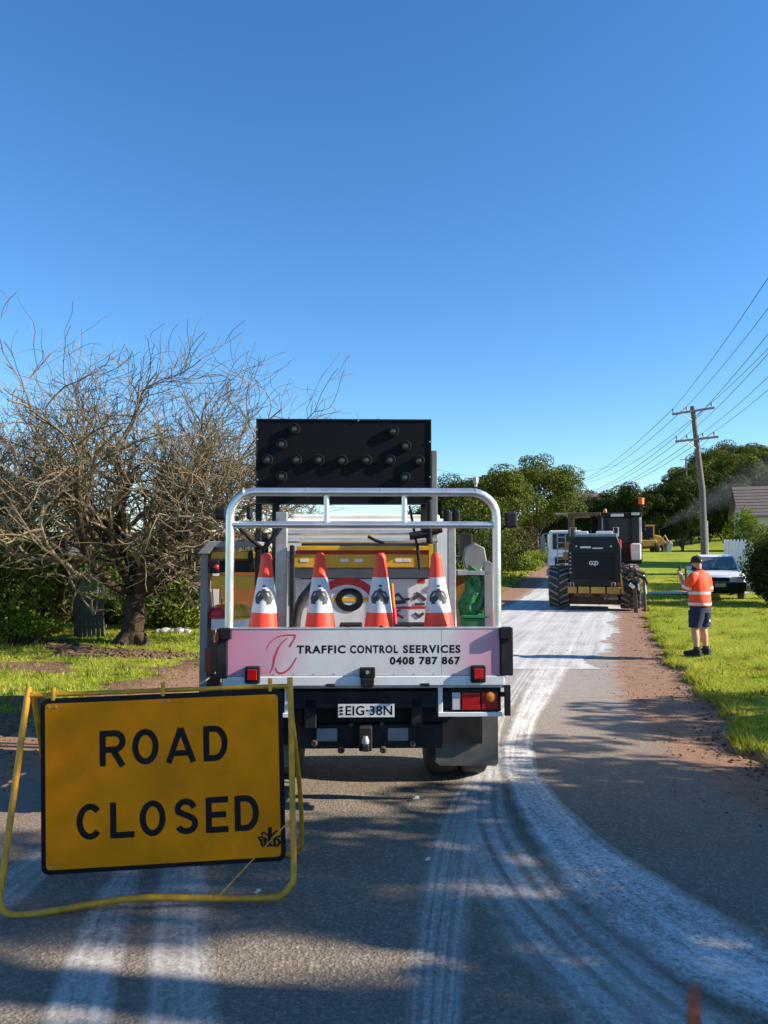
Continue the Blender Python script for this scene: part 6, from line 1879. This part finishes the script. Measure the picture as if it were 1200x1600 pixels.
P = [(-.66, 1.10, 1.06), (.66, 1.10, 1.06), (.55, 1.68, 1.50), (-.55, 1.68, 1.50)]
MB().add([(p[0], p[1] - 0.035, p[2] + .0) for p in P] + [(p[0], p[1] + .05, p[2]) for p in P], [(0, 1, 2, 3), (7, 6, 5, 4), (0, 4, 5, 1), (1, 5, 6, 2), (2, 6, 7, 3), (3, 7, 4, 0)]).build('windscreen', glass_mat('ute_windscreen', (0.10, 0.14, 0.16), 0.12), CR)
MB().prism(rrect(-.30, .30, .66, .80, .05), -0.02, 0.04).build('grille', M['black_plastic'], CR, bevel=0.01)
for s in (-1, 1):
    MB().prism([(s * .36, .70), (s * .74, .70), (s * .76, .80), (s * .66, .85), (s * .36, .82)], -0.025, 0.05).build('headlight', M['clear_lens'], CR, bevel=0.015)
    MB().box((s * .93, 1.45, 1.08), (.18, .10, .14)).build('mirror', M['silver_car'], CR, bevel=0.03)
    for yy in (0.85, 3.8): road_wheel(CR, s * .72, yy, .32, .2, side=s)
MB().box((0, -0.04, .50), (1.62, 0.22, .30)).box((0, 0.02, .32), (1.5, .15, .14)).build('front_bumper', M['black_plastic'], CR, bevel=0.04)
MB().box((-0.02, -0.16, .54), (.36, .01, .12)).build('number_plate', mat('yellow_plate', (0.5, 0.42, 0.2), .5), CR)
for xx in (-.3, .2):
    MB().tube([(xx, 1.06, 1.06), (xx + .35, 1.07, 1.08)], .01, 5).build('wiper', M['black_plastic'], CR)

# red bin by the fence
RBX, RBY = place(1123, 38.5), 38.5
rb = thing('red_bin', 'dull red bin beside the end of the white paling fence', 'bin', (RBX, RBY, gz(RBX, RBY)), R(10))
MB().box((0, 0, .62), (.5, .55, 1.1), top=(1.15, 1.2)).build('bin_body', M['red_bin'], rb, bevel=0.03)
MB().prism([(-.36, 1.19), (.36, 1.19), (.38, 1.32), (-.30, 1.25)], -.36, .36).build('bin_lid', M['red_bin'], rb, bevel=0.02)
for s in (-1, 1): MB().lathe([(.1, -.03), (.1, .03)], 14, (s * .24, .25, .1), 'X').build('bin_wheel', M['rubber'], rb)
# low rail posts on the far lawn
for i, (px, Yd) in enumerate(((1070, 33),)):
    p = gpos(px, Yd)
    o = MB().box((0, 0, .45), (.07, .07, .9)).box((0, 0, .92), (.10, .10, .05)).build('marker_post', M['grey_timber'], loc=p, bevel=.006)
    tag(o, 'short timber marker post on the lawn beside the driveway', 'post')

# ================================================================ THE WORKER
def skin_body(name, verts, edges, radii, root, material, parent, sub=2):
    me = bpy.data.meshes.new(name)
    me.from_pydata(verts, edges, [])
    me.materials.append(material)
    o = bpy.data.objects.new(name, me)
    COL.objects.link(o); o.parent = parent
    sk = o.modifiers.new('skin', 'SKIN')
    sk.use_smooth_shade = True
    sb_ = o.modifiers.new('sub', 'SUBSURF'); sb_.levels = sub; sb_.render_levels = sub
    for i, r in enumerate(radii):
        v = me.skin_vertices[0].data[i]
        v.radius = r if isinstance(r, tuple) else (r, r)
        v.use_root = (i == root)
    return o

def person(label, loc, rz, s=1.0, phone=True):
    pr = thing('person', label, 'person', loc, rz)
    pr.scale = (s * 1.1, s * 1.06, s)
    J = {}
    V, E, Rd = [], [], []
    def j(n, p, r, par=None):
        J[n] = len(V); V.append(p); Rd.append(r)
        if par: E.append((J[par], J[n]))
    j('pelvis', (0, 0, .92), (.15, .115))
    j('waist', (0, .0, 1.08), (.155, .115), 'pelvis')
    j('chest', (0, .01, 1.28), (.165, .115), 'waist')
    j('upper', (0, .0, 1.42), (.12, .09), 'chest')
    j('neck', (0, .01, 1.50), .055, 'upper')
    j('skull', (-.01, .03, 1.585), (.065, .072), 'neck')
    j('crown', (-.015, .03, 1.69), (.070, .085), 'skull')
    for sd, n in ((-1, 'l'), (1, 'r')):
        j(n + 'sh', (sd * .185, 0, 1.42), .062, 'upper')
    # left arm raised, forearm up with phone
    j('lel', (-.225, .12, 1.17), .045, 'lsh'); j('lwr', (-.13, .26, 1.36), .032, 'lel'); j('lpalm', (-.11, .28, 1.43), (.024, .036), 'lwr')
    j('rel', (.235, -.01, 1.14), .046, 'rsh'); j('rwr', (.17, .13, .93), .032, 'rel'); j('rpalm', (.14, .17, .86), (.024, .036), 'rwr')
    # fingers
    for n, base, dirv, side in (('l', Vector((-.11, .28, 1.43)), Vector((.05, .05, .09)), Vector((0.9, -.3, -.2))), ('r', Vector((.14, .17, .86)), Vector((-.02, .03, -.09)), Vector((.3, .9, .0)))):
        d = dirv.normalized(); sv = side.normalized()
        for k in range(4):
            o_ = sv * (-.03 + .02 * k)
            L = (.06, .072, .068, .052)[k]
            j(f'{n}f{k}a', tuple(base + o_ + d * .045), .0095, n + 'palm')
            j(f'{n}f{k}b', tuple(base + o_ + d * (.045 + L * .6) + d.cross(sv) * .008), .0085, f'{n}f{k}a')
            j(f'{n}f{k}c', tuple(base + o_ + d * (.045 + L * .95) + d.cross(sv) * .03), .007, f'{n}f{k}b')
        j(n + 't1', tuple(base + sv * .045 + d * .005), .011, n + 'palm')
        j(n + 't2', tuple(base + sv * .062 + d * .045 + d.cross(sv) * .015), .009, n + 't1')
    for sd, n in ((-1, 'l'), (1, 'r')):
        j(n + 'hip', (sd * .10, 0, .86), .10, 'pelvis')
        j(n + 'knee', (sd * .105, .015 + (.03 if sd < 0 else 0), .49), .062, n + 'hip')
        j(n + 'calf', (sd * .108, -.01 + (.03 if sd < 0 else 0), .33), .062, n + 'knee')
        j(n + 'ank', (sd * .11, -.02 + (.03 if sd < 0 else 0), .09), .038, n + 'calf')
        j(n + 'toe', (sd * .125, .14 + (.03 if sd < 0 else 0), .035), .034, n + 'ank')
    skin_body('body', V, E, Rd, 0, M['skin'], pr)
    # face and ears, beard
    hx, hy, hz_ = -.012, .03, 1.62
    MB().lathe([(0.012, .0), (.016, .01), (.006, .05)], 8, (hx, hy + .085, hz_ - .02)).build('nose', M['skin'], pr, smooth=60)
    for sd in (-1, 1):
        MB().lathe([(.006, -.008), (.022, -.006), (.024, .004), (.012, .008)], 10, (hx + sd * .078, hy - .005, hz_ - .01), 'X').build('ear', M['skin'], pr, smooth=60)
        MB().lathe([(.002, 0), (.009, -.004), (.002, -.008)], 8, (hx + sd * .03, hy + .088, hz_ + .015), 'Y').build('eye', M['black_cloth'], pr)
    MB().box((hx, hy + .082, hz_ - .052), (.045, .01, .012)).build('mouth', M['red_bin'], pr, bevel=.004)
    bm = bmesh.new(); bmesh.ops.create_icosphere(bm, subdivisions=3, radius=1)
    for v in bm.verts:
        v.co = Vector((v.co.x * .07 + hx, v.co.y * .06 + hy + .035, v.co.z * .05 + hz_ - .085))
    me = bpy.data.meshes.new('beard'); bm.to_mesh(me); bm.free(); me.materials.append(M['black_cloth']); me.shade_smooth()
    o = bpy.data.objects.new('beard', me); COL.objects.link(o); o.parent = pr
    # cap: crown plus peak
    mb = MB()
    prof = [(.092, 0), (.096, .03), (.09, .07), (.066, .105), (.03, .12), (.004, .124)]
    mb.lathe([(r, z) for r, z in prof], 24, (0, 0, 0))
    mb.v = [(x * .92 + hx, y * 1.08 + hy, z + 1.645) for x, y, z in mb.v]
    cp = mb.build('cap', M['black_cloth'], pr, smooth=50)
    pk = []
    for k in range(13):
        a = R(20 + 140 * k / 12)
        pk.append((hx + .092 * math.cos(a), hy + .095 * math.sin(a), 1.655))
    pk2 = [(hx + (p[0] - hx) * 1.05, hy + (p[1] - hy) * 1.0 + .085 * math.sin(R(20 + 140 * k / 12)), 1.640) for k, p in enumerate(pk)]
    n = len(pk)
    V2 = pk + pk2 + [(p[0], p[1], p[2] - .008) for p in pk + pk2]
    F2 = [(k, k + 1, n + k + 1, n + k) for k in range(n - 1)] + [(2 * n + k, 3 * n + k, 3 * n + k + 1, 2 * n + k + 1) for k in range(n - 1)] + [(n + k, n + k + 1, 3 * n + k + 1, 3 * n + k) for k in range(n - 1)]
    MB().add(V2, F2).build('cap_peak', M['black_cloth'], cp)
    MB().box((hx - .03, hy - .098, 1.68), (.045, .006, .022), rot=('Z', .25)).build('cap_badge', M['plate_white'], cp)
    # shirt: torso loft and sleeves
    def ring(c, rx, ry, n=24, ax=None):
        return [(c[0] + rx * math.cos(6.2832 * k / n), c[1] + ry * math.sin(6.2832 * k / n), c[2]) for k in range(n)]
    tors = [((0, .0, .88), .200, .165), ((0, 0, .93), .196, .165), ((0, 0, 1.02), .190, .163), ((0, .005, 1.14), .193, .160), ((0, .005, 1.26), .202, .155), ((0, 0, 1.36), .208, .138), ((0, 0, 1.43), .190, .112), ((0, .0, 1.475), .115, .088), ((0, .008, 1.51), .072, .072)]
    def ruff(P, amp, sd):
        return [(p[0] + amp * mnoise.noise(Vector((p[0] * 9, p[1] * 9, p[2] * 7 + sd))), p[1] + amp * mnoise.noise(Vector((p[0] * 8 + 4, p[1] * 9, p[2] * 7 + sd))), p[2]) for p in P]
    sh = loft([ruff(ring(*t), .022, 1) for t in tors])
    sho = sh.build('shirt', M['hi_vis'], pr, smooth=70)
    def sleeve(pts, rs, name='sleeve', m=M['hi_vis']):
        return MB().tube([tuple(p) for p in smooth_path(pts, 4)], [float(np.interp(i, np.linspace(0, (len(pts) - 1) * 4, len(rs)), rs)) for i in range((len(pts) - 1) * 4 + 1)], 16).build(name, m, sho, smooth=70)
    sleeve([(.15, 0, 1.42), (.205, 0, 1.36), (.235, -.01, 1.22), (.245, -.01, 1.12)], [.07, .085, .078, .074])
    sleeve([(-.15, 0, 1.42), (-.20, .01, 1.36), (-.225, .07, 1.25), (-.228, .115, 1.16)], [.07, .082, .076, .072])
    def band(c, rx, ry, h, m):
        a = ruff(ring((c[0], c[1], c[2]), rx, ry), .022, 1); b = ruff(ring((c[0], c[1], c[2] + h), rx, ry), .022, 1)
        mb = MB(); n = len(a)
        mb.add(a + b, [(k, (k + 1) % n, n + (k + 1) % n, n + k) for k in range(n)])
        return mb.build('reflective_band', m, sho, smooth=60)
    band((0, .005, 1.085), .198, .168, .05, M['reflective'])
    band((0, 0, .895), .207, .172, .045, M['reflective'])
    MB().tube([(.2405, -.01, 1.165), (.2365, -.01, 1.215)], .083, 16).build('sleeve_band', M['reflective'], sho, smooth=50)
    MB().tube([(-.226, .075, 1.235), (-.228, .1, 1.19)], .081, 16).build('sleeve_band', M['reflective'], sho, smooth=50)
    MB().lathe([(.076, 0), (.080, .025), (.070, .032)], 20, (0, .01, 1.495)).build('collar', M['navy'], sho, smooth=60)
    # shorts
    so = loft([ruff(ring((0, 0, .91), .178, .145), .012, 3), ruff(ring((0, 0, .84), .19, .152), .012, 3), ruff(ring((0, 0, .76), .195, .15), .012, 3)]).build('shorts', M['navy'], pr, smooth=70)
    for sd in (-1, 1):
        dy = .02 if sd < 0 else 0
        mb = loft([ruff(ring((sd * .095, dy * .3, .80), .105, .135), .012, 5), ruff(ring((sd * .102, dy * .6, .68), .105, .125), .014, 5), ruff(ring((sd * .106, dy + .01, .56), .10, .112), .014, 5), ruff(ring((sd * .107, dy + .01, .50), .10, .108), .012, 5)])
        mb.build('shorts_leg', M['navy'], so, smooth=70)
    MB().box((.07, -.128, .62), (.04, .008, .035)).build('pocket_tag', M['plate_white'], so)
    # boots and socks
    for sd in (-1, 1):
        dy = .03 if sd < 0 else 0
        x = sd * .112
        b = loft([[(x + a * w, dy + yy, z) for a, z in ((-1, .0), (1, .0), (1, .05 * k + .02), (.6, k * .11), (-.6, k * .11), (-1, .05 * k + .02))] for yy, w, k in ((-.10, .040, 1.0), (-.06, .052, 1.15), (.03, .052, 1.1), (.10, .058, .8), (.17, .052, .7), (.205, .034, .55))])
        bo = b.build('boot', M['black_cloth'], pr, bevel=.012)
        MB().lathe([(.056, .06), (.054, .13), (.050, .165), (.042, .165)], 14, (x, dy - .025, 0)).build('boot_cuff', M['black_cloth'], bo, smooth=60)
    return pr

wx, wy = 5.22, 12.75
WK = person('person in orange hi-vis shirt, navy shorts and black cap holding a phone up', (wx, wy, gz(wx, wy)), R(38), 0.93)
# phone held in the raised hand
ph = thing('mobile_phone', 'black mobile phone held up by the person on the lawn', 'phone', (0, 0, 0))
mw = Matrix.Translation((wx, wy, gz(wx, wy))) @ Matrix.Rotation(R(38), 4, 'Z') @ Matrix.Diagonal((0.93 * 1.1, 0.93 * 1.06, 0.93, 1.0))
ph.location = mw @ Vector((-.07, .315, 1.50)); ph.rotation_euler = (R(10), R(12), R(38))
MB().prism(rrect(-.036, .036, -.075, .075, .012), -.005, .005).build('phone_case', M['black_plastic'], ph, bevel=.002)
MB().prism(rrect(-.032, .032, -.068, .068, .008), -.0062, -.0053).build('phone_screen', M['glass'], ph)
